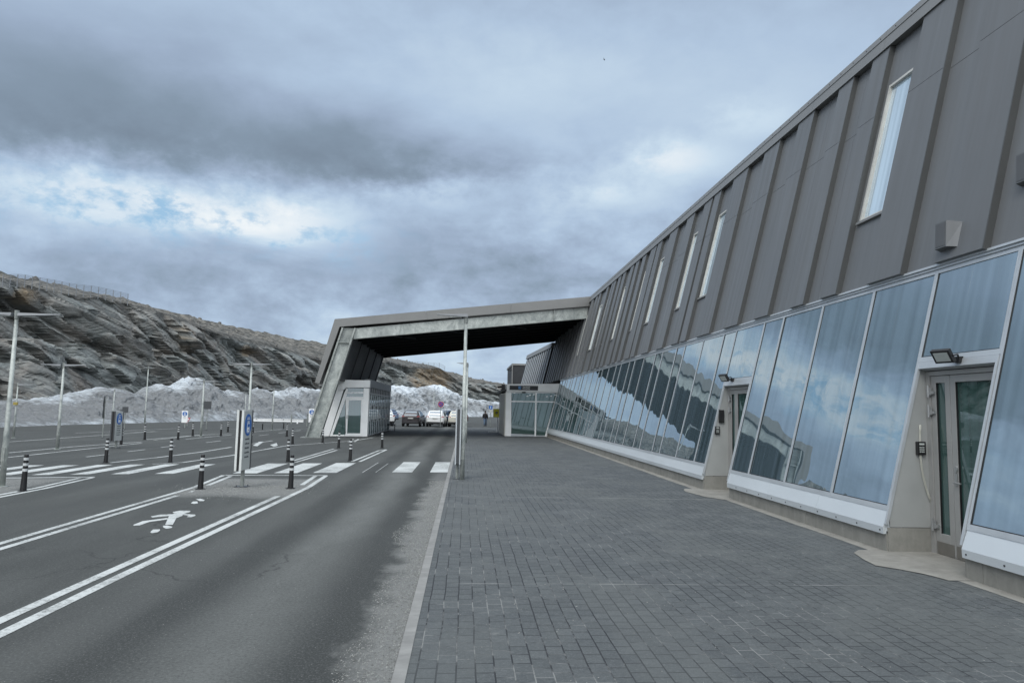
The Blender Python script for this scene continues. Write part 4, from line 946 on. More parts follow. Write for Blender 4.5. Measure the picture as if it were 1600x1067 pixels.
# dark hill behind the cliff at the far left, with a snow patch
def hill(name, pts, m, base=-5):
    vs = []; fs = []; n = len(pts); R = 12
    for i, (x, y, z, dx, dy) in enumerate(pts):
        for j in range(R):
            t = j/(R-1); vs.append((x+dx*t, y+dy*t, base+(z-base)*sin(min(1, t*1.2)*pi/2)+(fbm(Vector((x*.05+t, y*.05, t*3)))*1.5 if 0 < j else 0)))
    for i in range(n-1):
        for j in range(R-1): a = i*R+j; fs.append((a, a+R, a+R+1, a+1))
    me = bpy.data.meshes.new(name); me.from_pydata(vs, [], fs); me.materials.append(m); o = bpy.data.objects.new(name, me); COL.objects.link(o); o['kind'] = 'structure'; return o
hp = []
for k in range(40):
    px = -120+k*6.2; d = 175; yy = interp([(-120, 415), (0, 430), (12, 434), (32, 443), (50, 449), (90, 470), (130, 480)], px)
    v = D(px, yy); h = hypot(v.x, v.y); hp.append((v.x/h*(d-40), v.y/h*(d-40), EYE+elev(px, yy)*d, v.x/h*40, v.y/h*40))
hill("hill", hp, mat("heath_rock", (.045, .048, .043), .95, 0, .5, .4, 1.0, 3))
me_pts = [AY(px, py, 118) for px, py in [(-14, 435), (-2, 433.5), (4, 435.5), (9, 438), (12, 440.2), (6, 440.6), (-14, 440)]]
mb = MB(); mb.prism(me_pts, (-.5, 4, -.8)); o = mb.build("snow_patch", SNOW); o['kind'] = 'structure'
at = o.data.attributes.new("clean", 'FLOAT', 'POINT'); at.data.foreach_set('value', [2.0]*len(o.data.vertices))
# boulders along the cliff rim
mb = MB(); rg2 = random.Random(5)
for k in range(420):
    i = rg2.randrange(60, N-20); 
    if P[i].y < 45: continue
    v = CV[i*CR+CRF+rg2.randrange(0, 14)]; r = rg2.uniform(.10, .38); b0 = len(mb.v); n = 7
    for a in range(n):
        for lv, (zz, rr) in enumerate(((-.2, 1), (.45, .8), (.8, .35))):
            ang = a*2*pi/n; q = r*rr*rg2.uniform(.75, 1.2); mb.v.append((v[0]+q*cos(ang), v[1]+q*sin(ang), v[2]+r*zz*rg2.uniform(.8, 1.2)))
    for a in range(n):
        a2 = (a+1) % n
        for lv in range(2): mb.f.append((b0+a*3+lv, b0+a2*3+lv, b0+a2*3+lv+1, b0+a*3+lv+1))
    mb.f.append(tuple(b0+a*3+2 for a in range(n)))
o = mb.build("rim_boulders", mat("boulder", (.12, .115, .105), .9, 0, .5, 1.2, 1.0, 6)); tag(o, "broken boulders strewn along the top edge of the cliff", None, None, 'stuff')

FENCE = mat('fence_wire', (.20, .21, .22), .5, .4)
# fences on the cliff top
def cliff_fence(pxa, pxb, step_px, hpx, label, ytab, dd):
    fen = None; prev = None; px = pxa
    while px <= pxb:
        best = min(range(N), key=lambda i: abs(PX[i]-px)); q = P[best]+Nn[best]*dd
        y0 = interp(ytab, px)-3.5; d = hypot(q.x, q.y); v = D(px, y0); h = hypot(v.x, v.y); base = Vector((v.x/h*d, v.y/h*d, EYE+elev(px, y0)*d-.4)); H = hpx*d/F+.4
        if fen is None: fen = thing("fence", base, label, "fence")
        mb = MB(); mb.tube([base, base+Vector((0, 0, H))], .035, 6); part(mb, "post", FENCE, fen, world_loc(fen))
        if prev is not None:
            a, ah = prev; w = MB()
            for k in range(1, 7):
                t = k/6; w.tube([a+Vector((0, 0, .4+(ah-.4)*t)), base+Vector((0, 0, .4+(H-.4)*t))], .010, 3, False)
            for k in range(8):
                t = k/8; b0 = a.lerp(base, t); w.tube([b0+Vector((0, 0, .3)), b0+Vector((0, 0, ah+(H-ah)*t))], .006, 3, False)
            part(w, "wire_mesh", FENCE, fen, world_loc(fen))
        prev = (base, H); px += step_px
cliff_fence(4, 205, 11.5, 11, "wire mesh fence on thin posts along the top of the left cliff", [(0, 446), (32, 445), (60, 450), (90, 455), (114, 460), (146, 463), (180, 470), (211, 478)], 16)
cliff_fence(610, 695, 8.5, 6.5, "distant wire fence on the cliff top seen through the canopy opening", [(600, 567), (637, 574), (665, 576), (687, 577), (697, 583)], 18)

# ================================================================== BOLLARDS
def make_bollard():
    r = thing("bollard", (0, 0, 0), "x", "bollard", "black bollards with white reflective bands")
    H = .76
    mb = MB(); mb.tube([(0, 0, 0), (0, 0, .018), (0, 0, .02), (0, 0, .30), (0, 0, H-.012), (0, 0, H)], [.085, .085, .062, .052, .042, .036], 16); mb.build("post", BLACK, r, smooth=False)
    for z0, z1 in ((.64, .695), (.525, .58), (.41, .465)):
        b = MB(); ra = .052-(z0-.30)/(H-.3)*.010+.0025; b.tube([(0, 0, z0), (0, 0, z1)], ra, 16); b.build("reflective_band", RWHITE, r)
    b = MB(); b.disc((0, 0, .001), (0, 0, 1), .11, .010, 16); b.build("base", DARKM, r)
    return r
BOL = [((36, 767), "bollard nearest the left edge of the photo beside the tall lamp foot", 0), ((165, 723), "bollard by the crosswalk in front of the grey sign pillar left of the cliff lamp", 0),
       ((313, 764), "bollard on the near island left of the bus-stop pillar", 0), ((454, 763), "nearest bollard on the right side of the island by the bus-stop pillar", 0),
       ((266, 723), "bollard alone at the back edge of the crosswalk between two grey pillars", 0), ((189, 695), "bollard just behind the left grey pillar", 0), ((226, 687), "bollard right of the left pillar in front of a thin far lamp", 0),
       ((278, 687), "bollard in front of the small white panel with the yield sign", 0), ((301, 681), "bollard just left of the twin-arm lamp by the yield sign", 0), ((392, 693), "bollard close to the foot of the lamp behind the bus-stop pillar", 0),
       ((450, 721.5), "bollard directly behind the nearest right island bollard", 0), ((547, 720), "bollard standing alone on the second island past the crosswalk", 0), ((597, 700), "bollard standing right of the kiosk door at the lane edge", 0),
       ((345, 681), "left one of two far bollards just left of the bus-stop pillar", 0), ((356, 675), "right one of two far bollards just left of the bus-stop pillar", 0),
       ((448, 682), "small far bollard left of the leaning leg, before the white barrier", 0), ((457, 694), "nearer bollard of the pair left of the leaning leg", 0), ((504, 692), "bollard touching the right side of the leaning leg foot", 0), ((529, 700), "bollard in front of the kiosk's triangular glass", 0), ((395, 676), "far bollard right behind the bus-stop pillar's lamp", 0)]
proto = make_bollard()
for i, (b, lab, _) in enumerate(BOL):
    o = proto if i == 0 else copy_tree(proto)
    g = G(*b); o.location = (g.x, g.y, 0); relabel(o, lab); o.rotation_euler = (radians(random.uniform(-1.2, 1.2)), radians(random.uniform(-1.2, 1.2)), random.uniform(0, 6))
def make_post():
    r = thing("short_post", (0, 0, 0), "x", "post", "short plain black posts at the back of the lot")
    mb = MB(); mb.tube([(0, 0, 0), (0, 0, .42), (0, 0, .45)], [.05, .045, .03], 10); mb.build("post", BLACK, r); b = MB(); b.disc((0, 0, 0), (0, 0, 1), .08, .015, 12); b.build("base", DARKM, r); return r
pp = make_post()
for i, (b, lab) in enumerate([((410, 671), "short black post behind the bus-stop pillar, left of the barrier"), ((443, 670), "short black post in front of the white barrier rail")]):
    o = pp if i == 0 else copy_tree(pp); g = G(*b); o.location = (g.x, g.y, 0); relabel(o, lab)

# ================================================================== STREET LAMPS
def lamp(px_base, px_top, label, arms, aw=.85, r0=.062, Y=None, wedge=False, head_rot=0.0, group="galvanised street lamps"):
    g = G(*px_base) if Y is None else AY(px_base[0], px_base[1], Y); g.z = 0
    top = AY(px_top[0], px_top[1], g.y); H = top.z
    t = thing("street_lamp", (g.x, g.y, 0), label, "street lamp", group)
    mb = MB(); mb.tube([(0, 0, 0), (0, 0, .012)], .12, 12); mb.tube([(0, 0, 0), (0, 0, 1.2), (0, 0, 1.22), (0, 0, H)], [r0, r0*.96, r0*.86, r0*.62], 12); mb.build("pole", GALV, t, smooth=True)
    mb = MB(); mb.tube([(0, 0, H-.16), (0, 0, H+.03)], r0*.82, 12); mb.build("collar", GALVD, t)
    for sx in arms:
        h = MB(); L = aw
        if wedge:
            h.quadhex([(.04*-sx, -.10, H+.00), (sx*L, -.05, H+.05), (sx*L, .05, H+.05), (.04*-sx, .10, H), (.04*-sx, -.08, H+.09), (sx*L, -.04, H+.065), (sx*L, .04, H+.065), (.04*-sx, .08, H+.09)])
        else:
            h.quadhex([(sx*.07, -.11, H-.10), (sx*L, -.05, H-.05), (sx*L, .05, H-.05), (sx*.07, .11, H-.10), (sx*.07, -.09, H-.03), (sx*L, -.04, H-.035), (sx*L, .04, H-.035), (sx*.07, .09, H-.03)])
        hd = h.build("lamp_head", mat("lamp_head_grey", (.16, .17, .18), .45, .3), t)
        hd.rotation_euler = (0, 0, head_rot)
        l = MB(); zz = H-.11 if not wedge else H-.008
        l.box(min(sx*.12, sx*.45), max(sx*.12, sx*.45), -.06, .06, zz, zz+.012); le = l.build("lens", LENS, t); le.rotation_euler = (0, 0, head_rot)
    if r0 > .05:
        d = MB(); d.box(-.035, .035, -r0-.006, -r0+.02, .55, .85); d.build("service_hatch", GALVD, t)
    return t
lamp((3, 760), (24.5, 487), "tallest-looking twin-arm lamp at the left edge of the photo", (-1, 1), .95)
lamp((89.4, 702), (98.7, 568), "twin-arm lamp standing in front of the cliff near the left pillar", (-1, 1), .86)
lamp((386.2, 700), (395, 567), "twin-arm lamp just behind the blue oval bus-stop pillar", (-1, 1), .88, r0=.065)
lamp((313.7, 682), (319.3, 594), "twin-arm lamp right of the yield sign", (-1, 1), .8, r0=.06)
lamp((721.7, 750), (731.5, 496), "single-arm lamp at the pavement kerb beside the crosswalk", (-1,), .80, wedge=True, r0=.068)
lamp((727.5, 692), (731, 569), "second kerb lamp partly hidden behind the front kerb lamp", (-1,), .62, wedge=True, r0=.075)
lamp((226, 661), (231, 573), "thin far lamp rising in front of the snow bank left of the peak", (-1, 1), .3, r0=.07)
lamp((425, 672), (430, 607), "thin far lamp right of the bus-stop pillar before the snow bank", (-1, 1), .45, r0=.055)
lamp((21, 684), (28, 599), "far lamp with a small yellow box on its pole at the far left", (1,), .75, r0=.05)
lamp((175.0, 666), (179.5, 609), "far lamp rising just behind the left grey pillar", (), .4, r0=.06)
lamp((677, 657), (678, 611), "very thin far lamp left of the no-parking sign", (-1, 1), .3, r0=.05)
lamp((688.0, 650), (689, 612), "thin far lamp right behind the no-parking sign", (-1, 1), .3, r0=.06)
lamp((382.0, 660), (386.5, 614), "dim far pole just left of the lamp behind the pillar", (), .3, r0=.06)
yl = G(21, 684); 
m_ = MB(); m_.box(-.10, .10, -.10, -.03, 1.64, 1.78); yb = m_.build("notice_box", mat('ochre_box', (.30, .24, .06), .6)); yb.parent = [o for o in bpy.data.objects if o.get('label', '').startswith('far lamp with a small yellow')][0]

# ================================================================== SIGN PILLARS
def text_bars(mb, f, lines, rg3):
    for (z, segs) in lines:
        x = 0
        for a, c in segs: f(mb, a, c, z)
TRIM = mat('pale_trim', (.62, .64, .62), .4)
def pillar(loc, W_, z0, z1, th, face, label, stile=True, oval=True, group="bus-stop sign pillars", trim=None):
    trim = trim or TRIM
    pm = SGREY if stile else WHITE
    # built facing local +X, width along local Y
    t = thing("bus_stop_sign", loc, label, "sign", group, rz=face)
    mb = MB(); mb.box(-th/2, th/2, -W_/2, W_/2, z0, z1); b = mb.build("panel", pm, t, bevel=.006)
    if stile:
        for x in (-th/2-.012, th/2-.055):
            m2 = MB(); m2.box(x, x+.048, -W_/2-.022, -W_/2-.001, z0-.01, z1+.01); m2.build("edge_trim", trim, t)
        m2 = MB(); m2.box(-th/2+.04, th/2-.04, -W_/2-.012, -W_/2-.002, z0, z1); m2.build("edge_channel", BLACK, t)
        m2 = MB(); m2.box(-th/2, th/2+.01, W_/2+.001, W_/2+.045, z0-.01, z1+.01); m2.build("end_cap", SDARK, t)
    m2 = MB(); m2.tube([(0, .05, 0), (0, .05, z0+.02)], .045, 12); m2.build("post", GALVD, t)
    m2 = MB(); m2.box(-.14, .14, -.09, .19, .001, .016); m2.tube([(-.1, -.05, 0), (-.1, -.05, .05)], .012, 6); m2.tube([(.1, .15, 0), (.1, .15, .05)], .012, 6); m2.build("base_plate", SDARK, t)
    h = z1-z0; r = min(W_*.42, h*.19); zc = z1-r-.06*h
    for s in (1, -1):
        x = s*(th/2+.001)
        bl = MB(); bl.disc((x, 0, zc), (s, 0, 0), r, .006, 32); e = bl.build("blue_disc", BLUE, t)
        x2 = x+s*.0065; bus = MB()
        def bx(y0, y1, a, c, m=bus): m.box(min(x2, x2+s*.004), max(x2, x2+s*.004), y0, y1, a, c)
        bx(-r*.36, r*.36, zc-r*.62, zc+r*.18); bx(-r*.30, -r*.16, zc-r*.75, zc-r*.62); bx(r*.16, r*.30, zc-r*.75, zc-r*.62)
        bx(-r*.30, r*.30, zc+r*.26, zc+r*.34); bx(-r*.42, r*.42, zc+r*.50, zc+r*.56); bx(-r*.36, r*.36, zc+r*.64, zc+r*.70)
        bus.build("bus_symbol", WHITE, t)
        wd = MB(); x2 = x2+s*.0045; bx(-r*.27, r*.27, zc-r*.20, zc+r*.10, wd); bx(-r*.10, r*.10, zc-r*.52, zc-r*.44, wd); wd.build("symbol_window", BLUE, t)
        x2 = x+s*.0005; lt = MB(); rr = random.Random(11)
        for k in range(5 if oval else 3):
            z = zc-r*1.35-k*h*.075; y = -W_*.26
            while y < W_*.24:
                w = rr.uniform(.02, .05)*W_/.6; bx(y, min(y+w, W_*.28), z, z+h*.022*rr.uniform(.8, 1.4), lt); y += w+.012
        lt.build("lettering", LETTER, t)
    return t
pillar((-5.10, 17.0, 0), .60, .40, 1.76, .15, 0, "grey bus-stop pillar with blue oval on the near island in front of the crosswalk")
pillar((-14.35, 30.6, 0), .62, .30, 1.50, .16, 0, "grey bus-stop pillar at the left with dark edge behind a bollard", trim=SDARK)
pillar((-21.3, 56, 0), .42, .42, 1.32, .10, radians(-82), "small white blue-disc panel standing in front of the yield sign", False, False)
pillar((-14.1, 67, 0), .52, .38, 1.60, .10, radians(-82), "small white blue-disc panel partly behind the leaning canopy leg", False, False)
def narrow_sign(pb, w, h, label):
    pass
# two white edge-on slats of the sign at the kerb lamp
kb = G(714, 749); t = thing("kerb_sign", (kb.x, kb.y, 0), "narrow white-edged sign seen edge-on against the front kerb lamp", "sign")
zt = AY(720, 638, kb.y).z
for dx, w in ((-.070, .034), (.045, .034)):
    mb = MB(); mb.box(dx, dx+w, -.30, .30, .42, zt); mb.build("panel", ALU, t)
mb = MB(); mb.box(-.03, .045, -.28, .28, .44, zt-.02); mb.build("core", SDARK, t)
mb = MB(); mb.tube([(0, 0, .02), (0, 0, .43)], .04, 10); mb.build("post", GALVD, t); mb = MB(); mb.box(-.10, .12, -.10, .10, .016, .03); mb.build("base_plate", SDARK, t)

def road_sign(pb, pt, shape, r, label, cat="sign", pole_r=.03, Y=None, m=BLUE, back=SDARK, normal=(0, -1, 0), two=None):
    g = G(*pb) if Y is None else AY(pb[0], pb[1], Y); g.z = 0
    top = AY(pt[0], pt[1], g.y).z
    t = thing("road_sign", (g.x, g.y, 0), label, cat)
    mb = MB(); mb.tube([(0, 0, 0), (0, 0, top+(r*.7 if shape != 'none' else 0))], pole_r, 8); mb.build("pole", GALVD, t)
    mb = MB(); mb.tube([(0, 0, 0), (0, 0, .03)], .09, 10); mb.build("foot", SDARK, t)
    nv = Vector(normal)
    if shape == 'nopark':
        for k, (rr, mm, d) in enumerate(((r, RED, .05), (r*.76, BLUE, .062))): b = MB(); b.disc(nv*d+Vector((0, 0, top)), nv, rr, .012, 28); b.build("sign_face", mm, t)
        for a in (45, -45):
            b = MB(); c, s = cos(radians(a)), sin(radians(a)); L = r*.74; w = r*.10; P_ = [Vector((x*c-y*s, 0, x*s+y*c)) for x, y in ((-L, -w), (L, -w), (L, w), (-L, w))]
            b.prism([p+nv*(.076+(.003 if a > 0 else 0))+Vector((0, 0, top)) for p in P_], nv*.006); b.build("red_cross_bar", RED, t)
    elif shape == 'square':
        b = MB(); b.box(-r, r, -.07, -.045, top-r, top+r); b.build("sign_face", m, t)
        if m == BLUE:
            b = MB(); b.disc((0, -.075, top+r*.55), (0, -1, 0), r*.16, .006, 12); b.box(-r*.10, r*.14, -.08, -.073, top-r*.1, top+r*.40)
            b.prism([(-r*.10, -.08, top), (-r*.45, -.08, top-r*.6), (-r*.30, -.08, top-r*.7), (r*.05, -.08, top-r*.1)], (0, .005, 0)); b.prism([(0, -.08, top-r*.1), (r*.45, -.08, top-r*.65), (r*.3, -.08, top-r*.7), (-r*.1, -.08, top-r*.25)], (0, .005, 0)); b.build("wheelchair_symbol", WHITE, t)
            b = MB(); b.box(-r*.9, r*.9, -.06, -.045, top-r*2.9, top-r*1.25); b.build("under_plate", SGREY, t)
    elif shape == 'yield':
        for rr, mm, d in ((r, RED, .05), (r*.66, WHITE, .06)):
            b = MB(); b.prism([(rr*.9*sx, -d, top+rr*sz) for sx, sz in ((-1, .55), (1, .55), (0, -1))], (0, -.01, 0)); b.build("sign_face", mm, t)
    elif shape == 'edge':
        for dz in (0, -.52) if two else (0,):
            b = MB(); b.disc((-.03, 0, top+dz), (-1, -.35, 0), r, .025, 20); b.build("sign_face", back, t)
    elif shape == 'back':
        b = MB(); b.box(-r, r, -.05, -.03, top-r, top+r); b.build("sign_face", back, t)
    return t
road_sign((688, 661), (687.8, 631.5), 'nopark', .29, "round blue and red no-parking sign above the gap between the cars", Y=72)
road_sign((766, 666.5), (767.5, 636.5), 'square', .19, "small square blue wheelchair sign on a thin pole by the walking person", Y=77)
road_sign((291, 668), (293, 655.5), 'yield', .30, "red and white triangular yield sign before the snow bank", Y=60)
[o for o in bpy.data.objects if o.get('label', '').startswith('red and white tri')][0].location = AY(292, 668, 60).xy.to_3d()
for ch in bpy.data.objects:
    pass
road_sign((160, 684), (164, 628), 'edge', .33, "pole with two round signs seen edge-on left of the left pillar", two=True)
road_sign((194, 671), (196, 640), 'back', .20, "pole with a small dark square sign seen from behind right of the left pillar")
road_sign((322, 672), (323, 633), 'back', .28, "dark square sign on a thin pole right of the yield-sign lamp", pole_r=.025)
road_sign((317, 664), (320, 622), 'none', .2, "plain thin pole directly behind the lamp by the yield sign", cat="pole")
road_sign((455, 663), (454.5, 648), 'none', .2, "dark gate post at the middle of the white barrier", cat="post", pole_r=.07)
road_sign((479.5, 667), (480, 646), 'none', .2, "dark post at the right end beyond the white barrier", cat="post", pole_r=.05)
# yellow information panel at the corner of the entrance box
g = G(779, 675.5); t = thing("yellow_sign", (g.x-.1, g.y, 0), "bright yellow panel on a white pole at the corner of the entrance box", "sign")
mb = MB(); z = AY(777, 645, g.y).z
mb.box(-.38, .12, -.10, -.05, z-.36, z+.34); mb.build("panel", YEL, t, bevel=.01); mb = MB(); mb.box(-.20, -.02, -.115, -.101, z-.08, z+.10); mb.build("black_symbol", BLACK, t)
mb = MB(); mb.box(-.14, -.08, -.125, -.116, z-.01, z+.05); mb.build("white_dot", WHITE, t)
mb = MB(); mb.tube([(0, 0, 0), (0, 0, z+.3)], .035, 8); mb.build("pole", WHITE, t); mb = MB(); mb.box(-.75, .05, -.05, .03, .018, .07); mb.build("foot_bar", WHITE, t)
# white barrier rail
a = G(396, 660); c = G(474, 661); a = AY(396, 660, 76); c = AY(474, 659, 76)
t = thing("barrier", (a.x, 76, 0), "long white horizontal barrier rail in front of the snow bank", "barrier")
L = c.x-a.x; zr = AY(430, 656.5, 76).z
mb = MB(); mb.box(0, L, -.05, .05, zr-.14, zr+.02); mb.build("rail", WHITE, t); mb = MB(); mb.box(0, L, -.04, .04, zr+.07, zr+.15); mb.build("upper_rail", WHITE, t)
for x in (.3, L*.6, L*.88):
    mb = MB(); mb.box(x-.06, x+.06, -.04, .04, 0, zr+.12); mb.build("post", WHITE if x > L*.8 else SDARK, t)
# low black rack by the kiosk
g = G(612, 672.5); t = thing("bike_rack", (g.x-.05, g.y-1, 0), "low black rail rack at the back corner of the kiosk", "rack")
mb = MB(); mb.tube([(-.15, 0, 0), (-.15, 0, .50), (.35, .4, .50), (.35, .4, 0)], .035, 6); mb.build("rail", BLACK, t); mb = MB(); mb.box(-.3, .4, -.05, .5, .46, .55); mb.build("seat_bar", BLACK, t)

# ================================================================== CARS
def car(loc, rz, paint, label, W_=1.84, L=4.5, H=1.66, rear=True):
    t = thing("parked_car", loc, label, "car", "parked cars behind the canopy", rz)
    # local: rear at y=0 facing -Y, front at y=L.  stations: y, z low, z belt, z roof, half belt, half roof
    st = [(0.0, .52, .98, .98, .78, .62), (.05, .40, 1.02, 1.04, .86, .66), (.16, .34, 1.06, 1.30, .90, .66), (.42, .30, 1.06, H-.06, .915, .66), (.75, .28, 1.05, H, .92, .665), (1.9, .28, 1.02, H, .92, .66), (2.5, .28, 1.0, H-.06, .92, .63), (3.0, .28, .99, 1.30, .92, .60), (3.35, .28, .97, 1.02, .91, .62), (3.9, .30, .92, .95, .89, .6), (4.3, .34, .80, .82, .82, .5), (4.42, .45, .66, .68, .66, .4)]
    k = L/4.42; s_ = W_/1.84
    rings = []
    for (y, zl, zb, zr_, hb, hr) in st:
        zr_ = max(zr_, zb+.01); hb *= s_; hr *= s_
        rings.append([(-hb*.90, y*k, zl), (-hb*.99, y*k, zl+.18), (-hb, y*k, zb-.22), (-hb*.955, y*k, zb), (-hr, y*k, zr_-.035), (-hr*.80, y*k, zr_), (hr*.80, y*k, zr_), (hr, y*k, zr_-.035), (hb*.955, y*k, zb), (hb, y*k, zb-.22), (hb*.99, y*k, zl+.18), (hb*.90, y*k, zl)])
    mb = MB(); n = 12
    for r in rings: mb.v += r
    for i in range(len(rings)-1):
        for j in range(n): mb.f.append((i*n+j, i*n+(j+1) % n, (i+1)*n+(j+1) % n, (i+1)*n+j))
    mb.f.append(tuple(range(n))); mb.f.append(tuple(range((len(rings)-1)*n+n-1, (len(rings)-1)*n-1, -1)))
    b = mb.build("body", paint, t, smooth=False)
    # rear window, a little proud of the hatch
    def pt(i, j, o): v = Vector(rings[i][j]); return v
    g = MB(); a = [Vector((-.62*s_, .085*k, 1.10)), Vector((.62*s_, .085*k, 1.10)), Vector((.56*s_, .36*k, H-.13)), Vector((-.56*s_, .36*k, H-.13))]
    g.prism([v+Vector((0, -.02, .02)) for v in a], (0, .06, -.02)); g.build("rear_window", CARG, t)
    ws = MB(); ws.prism([(-.60*s_, 3.32*k, 1.04), (.60*s_, 3.32*k, 1.04), (.56*s_, 2.62*k, H-.10), (-.56*s_, 2.62*k, H-.10)], (0, .05, .05)); ws.build("windscreen", CARG, t)
    for sx in (-1, 1):
        for (y0, y1, y2, y3) in ((.50, 1.42, 1.42, .72), (1.50, 3.05, 2.42, 1.50)):
            q = MB(); xb, xt = .885*s_, .675*s_
            q.prism([(sx*xb, y0*k, 1.08), (sx*xb, y1*k, 1.06), (sx*xt, y2*k, H-.12), (sx*xt, y3*k, H-.12)], (sx*.02, 0, .005)); q.build("side_window", CARG, t)
        q = MB(); q.prism([(sx*.60*s_, -.012, .98), (sx*.88*s_, .05, .98), (sx*.885*s_, .12, 1.10), (sx*.70*s_, .05, 1.10)], (0, .06, 0)); q.build("tail_light", TAIL, t)
        q = MB(); q.box(sx*.93*s_-.09, sx*.93*s_+.09, 2.75*k, 2.90*k, 1.02, 1.16); q.build("wing_mirror", paint, t, bevel=.02)
        for yy in (.86, 3.55):
            w = MB(); x0 = sx*.76*s_; w.tube([(x0, yy*k, .34), (x0+sx*.20*s_, yy*k, .34)], .34, 20); wh = w.build("wheel", RUBBER, t)
            r = MB(); r.tube([(x0+sx*.201*s_, yy*k, .34), (x0+sx*.212*s_, yy*k, .34)], .22, 14); r.build("rim", RIM, wh)
    q = MB(); q.box(-.26, .26, -.03, -.002, .80, .91); q.build("number_plate", PLATE, t)
    q = MB(); q.box(-.80*s_, .80*s_, -.02, .12, .34, .52); q.build("rear_bumper", mat("bumper_black", (.025, .025, .027), .6), t, bevel=.02)
    return t
PW = mat("white_car_paint", (.80, .81, .80), .25, 0, .03, 2); PD = mat("dark_car_paint", (.060, .055, .058), .28, .3, .08, 2); PC = mat("cream_car_paint", (.60, .58, .50), .25, 0, .03, 2)
PB = mat("blue_car_paint", (.05, .08, .13), .25, .3, .05, 2); PR = mat("red_car_paint", (.10, .015, .02), .3, 0, .1, 2)
def car_at(pxl, pxr, y, paint, label, rz=0.0, **kw):
    a = G(pxl, y); c = G(pxr, y); d = (a.y+c.y)/2; q = AY((pxl+pxr)/2, y, d)
    s = (c.x-a.x)/kw.get('W_', 1.84); o = car((q.x, d, 0), rz, paint, label, **kw); return o
c1 = car_at(626, 656, 664.3, PD, "dark brown-grey hatchback parked nearest the kiosk corner", radians(-5)); c1.location = AY(641, 664, 72).xy.to_3d()
c2 = car_at(667, 693, 663.7, PW, "white hatchback parked under the no-parking sign"); c2.location = AY(679.5, 664, 73).xy.to_3d(); c2.rotation_euler[2] = radians(-3)
c3 = car_at(701, 727, 663.5, PC, "cream-white hatchback half hidden behind the kerb lamps"); c3.location = AY(713.5, 664, 74).xy.to_3d(); c3.rotation_euler[2] = radians(-2)
c4 = car((0, 0, 0), radians(160), PB, "blue-grey car showing its windscreen between the white and cream cars"); c4.location = AY(704, 660, 86).xy.to_3d()
c5 = car((0, 0, 0), radians(25), PW, "white car mostly hidden behind the kiosk's far corner"); c5.location = AY(604, 663, 73).xy.to_3d()
c6 = car((0, 0, 0), radians(60), mat("silver_blue_paint", (.20, .25, .36), .25, .4, .05, 2), "silver-blue car parked beyond the kiosk, left of the dark hatchback"); c6.location = AY(617, 657, 92).xy.to_3d()
c7 = car((0, 0, 0), radians(90), PR, "dark red car end peeking out right of the kerb lamps"); c7.location = AY(731.5, 658, 92).xy.to_3d()

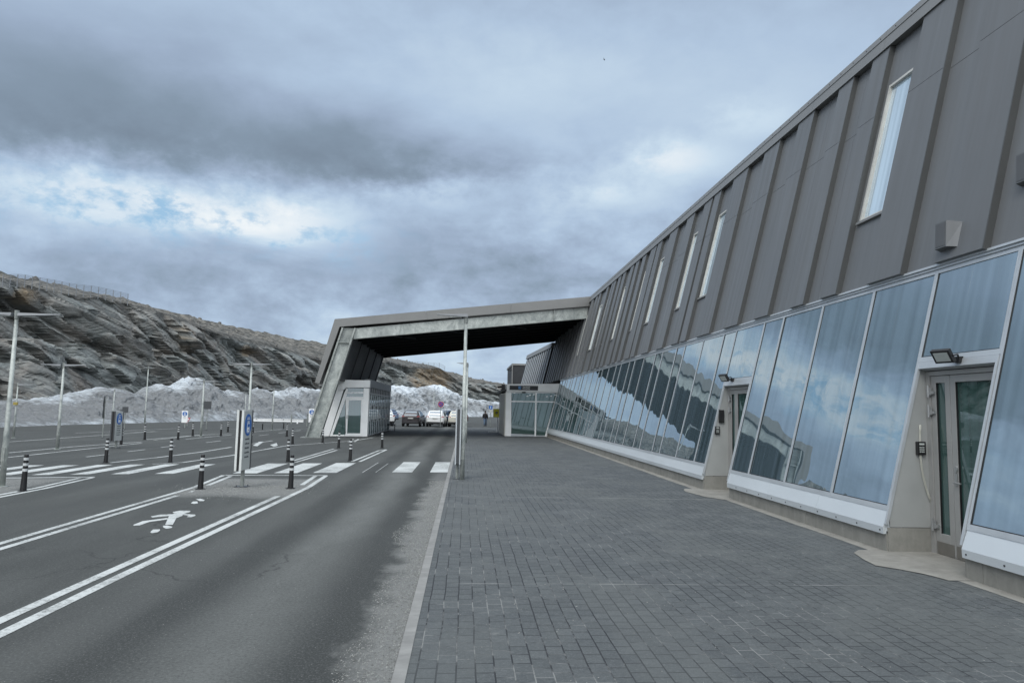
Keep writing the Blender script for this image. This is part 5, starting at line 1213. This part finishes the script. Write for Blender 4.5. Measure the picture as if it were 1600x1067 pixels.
# ================================================================== PERSON walking away
def person():
    loc = AY(758, 662, 78); loc.z = 0
    k = 1.0
    t = thing("person", loc, "person in black jacket and blue jeans walking away along the pavement", "person")
    SKIN = mat("skin", (.35, .22, .16), .6); JK = mat("black_jacket", (.008, .008, .010), .8); JN = mat("blue_jeans", (.10, .15, .22), .8); HR = mat("dark_hair", (.012, .010, .009), .8)
    V_ = []; E_ = []; Rr = []
    def add(p, r, par=None):
        V_.append(p); Rr.append(r)
        if par is not None: E_.append((par, len(V_)-1))
        return len(V_)-1
    pel = add((0, 0, .92), .145); b = add((0, 0, 1.10), .14, pel); ch = add((0, .01, 1.30), .165, b); nk0 = add((0, .01, 1.42), .10, ch); nk = add((0, .02, 1.48), .052, nk0); h1 = add((0, .03, 1.56), .080, nk); h2 = add((0, .03, 1.64), .088, h1); h3 = add((0, .03, 1.70), .060, h2)
    for s in (-1, 1):
        hip = add((s*.09, 0, .86), .095, pel); kn = add((s*.095, s*.10, .48), .062, hip); an = add((s*.09, s*.20-.05*(s < 0), .09 if s > 0 else .13), .042, kn); add((s*.10, s*.20+.12, .04 if s > 0 else .07), .040, an)
        sh = add((s*.17, .01, 1.38), .068, ch); el = add((s*.235, -s*.07, 1.13), .052, sh); wr = add((s*.23, -s*.05+.10, .92), .036, el); hd = add((s*.225, -s*.05+.13, .85), .036, wr)
        for f in range(4): 
            a = add((s*(.225-.012+.008*f), -s*.05+.12+.018*f, .80), .011, hd); add((s*(.222-.012+.008*f), -s*.05+.13+.018*f, .765-.006*(f % 3)), .009, a)
        a = add((s*.20, -s*.05+.16, .84), .012, hd); add((s*.19, -s*.05+.17, .80), .010, a)
    me = bpy.data.meshes.new("body"); me.from_pydata(V_, E_, []); me.materials.append(SKIN)
    o = bpy.data.objects.new("body", me); COL.objects.link(o); o.parent = t
    md = o.modifiers.new("skin", 'SKIN'); o.modifiers.new("sub", 'SUBSURF').levels = 1; o.modifiers["sub"].render_levels = 1
    for i, sv in enumerate(me.skin_vertices[0].data): sv.radius = (Rr[i], Rr[i]); sv.use_root = (i == 0)
    # clothing as fitted shells
    m2 = MB(); rs = [(0, .86, .19, .13), (0, .95, .20, .14), (0, 1.1, .19, .14), (.01, 1.28, .22, .15), (.01, 1.38, .21, .13), (.02, 1.45, .10, .09), (.02, 1.49, .075, .075)]
    n = 16
    for (y, z, rx, ry) in rs:
        for a in range(n): m2.v.append((rx*cos(2*pi*a/n), y+ry*sin(2*pi*a/n), z))
    for i in range(len(rs)-1):
        for a in range(n): m2.f.append((i*n+a, i*n+(a+1) % n, (i+1)*n+(a+1) % n, (i+1)*n+a))
    for s in (-1, 1): m2.tube([(s*.15, .01, 1.39), (s*.20, -s*.02, 1.30), (s*.245, -s*.07, 1.13), (s*.24, -s*.05+.09, .93)], [.085, .085, .072, .055], 10)
    m2.build("jacket", JK, t, smooth=True)
    m3 = MB()
    for s in (-1, 1): m3.tube([(s*.08, 0, .93), (s*.09, 0, .84), (s*.095, s*.10, .48), (s*.09, s*.20-.05*(s < 0), .12 if s > 0 else .16)], [.12, .11, .085, .07], 10)
    m3.build("jeans", JN, t, smooth=True)
    m4 = MB()
    for s in (-1, 1):
        y = s*.20-.05*(s < 0); m4.box(s*.095-.05, s*.095+.05, y-.08, y+.20, .018 if s > 0 else .05, .11 if s > 0 else .14)
    m4.build("shoes", BLACK, t, bevel=.02)
    m5 = MB(); rr = [(1.55, .085, .075), (1.62, .100, .112), (1.69, .092, .10), (1.735, .05, .055)]
    for (z, rx, ry) in rr:
        for a in range(n): m5.v.append((rx*cos(2*pi*a/n), .015+ry*sin(2*pi*a/n)*(1 if sin(2*pi*a/n) < 0 else .75), z))
    for i in range(len(rr)-1):
        for a in range(n): m5.f.append((i*n+a, i*n+(a+1) % n, (i+1)*n+(a+1) % n, (i+1)*n+a))
    m5.f.append(tuple((len(rr)-1)*n+a for a in range(n))); m5.build("hair", HR, t, smooth=True)
person()

# a bird far off over the terminal
v = D(944, 93.5); q = Vector((0, 0, EYE))+v*90; t = thing("bird", q, "tiny dark bird gliding high in the pale sky", "bird")
mb = MB(); mb.tube([(-.12, 0, 0), (0, 0, .01), (.14, 0, 0)], [.01, .045, .012], 6); mb.v = [(x, y, z) for x, y, z in mb.v]; mb.build("body", BLACK, t)
for s in (-1, 1):
    mb = MB(); mb.prism([(-.04, 0, 0), (.05, 0, 0), (.03*s+s*.12, s*.35, .05), (s*.1-.02, s*.36, .05)], (0, 0, .01)); mb.build("wing", BLACK, t)
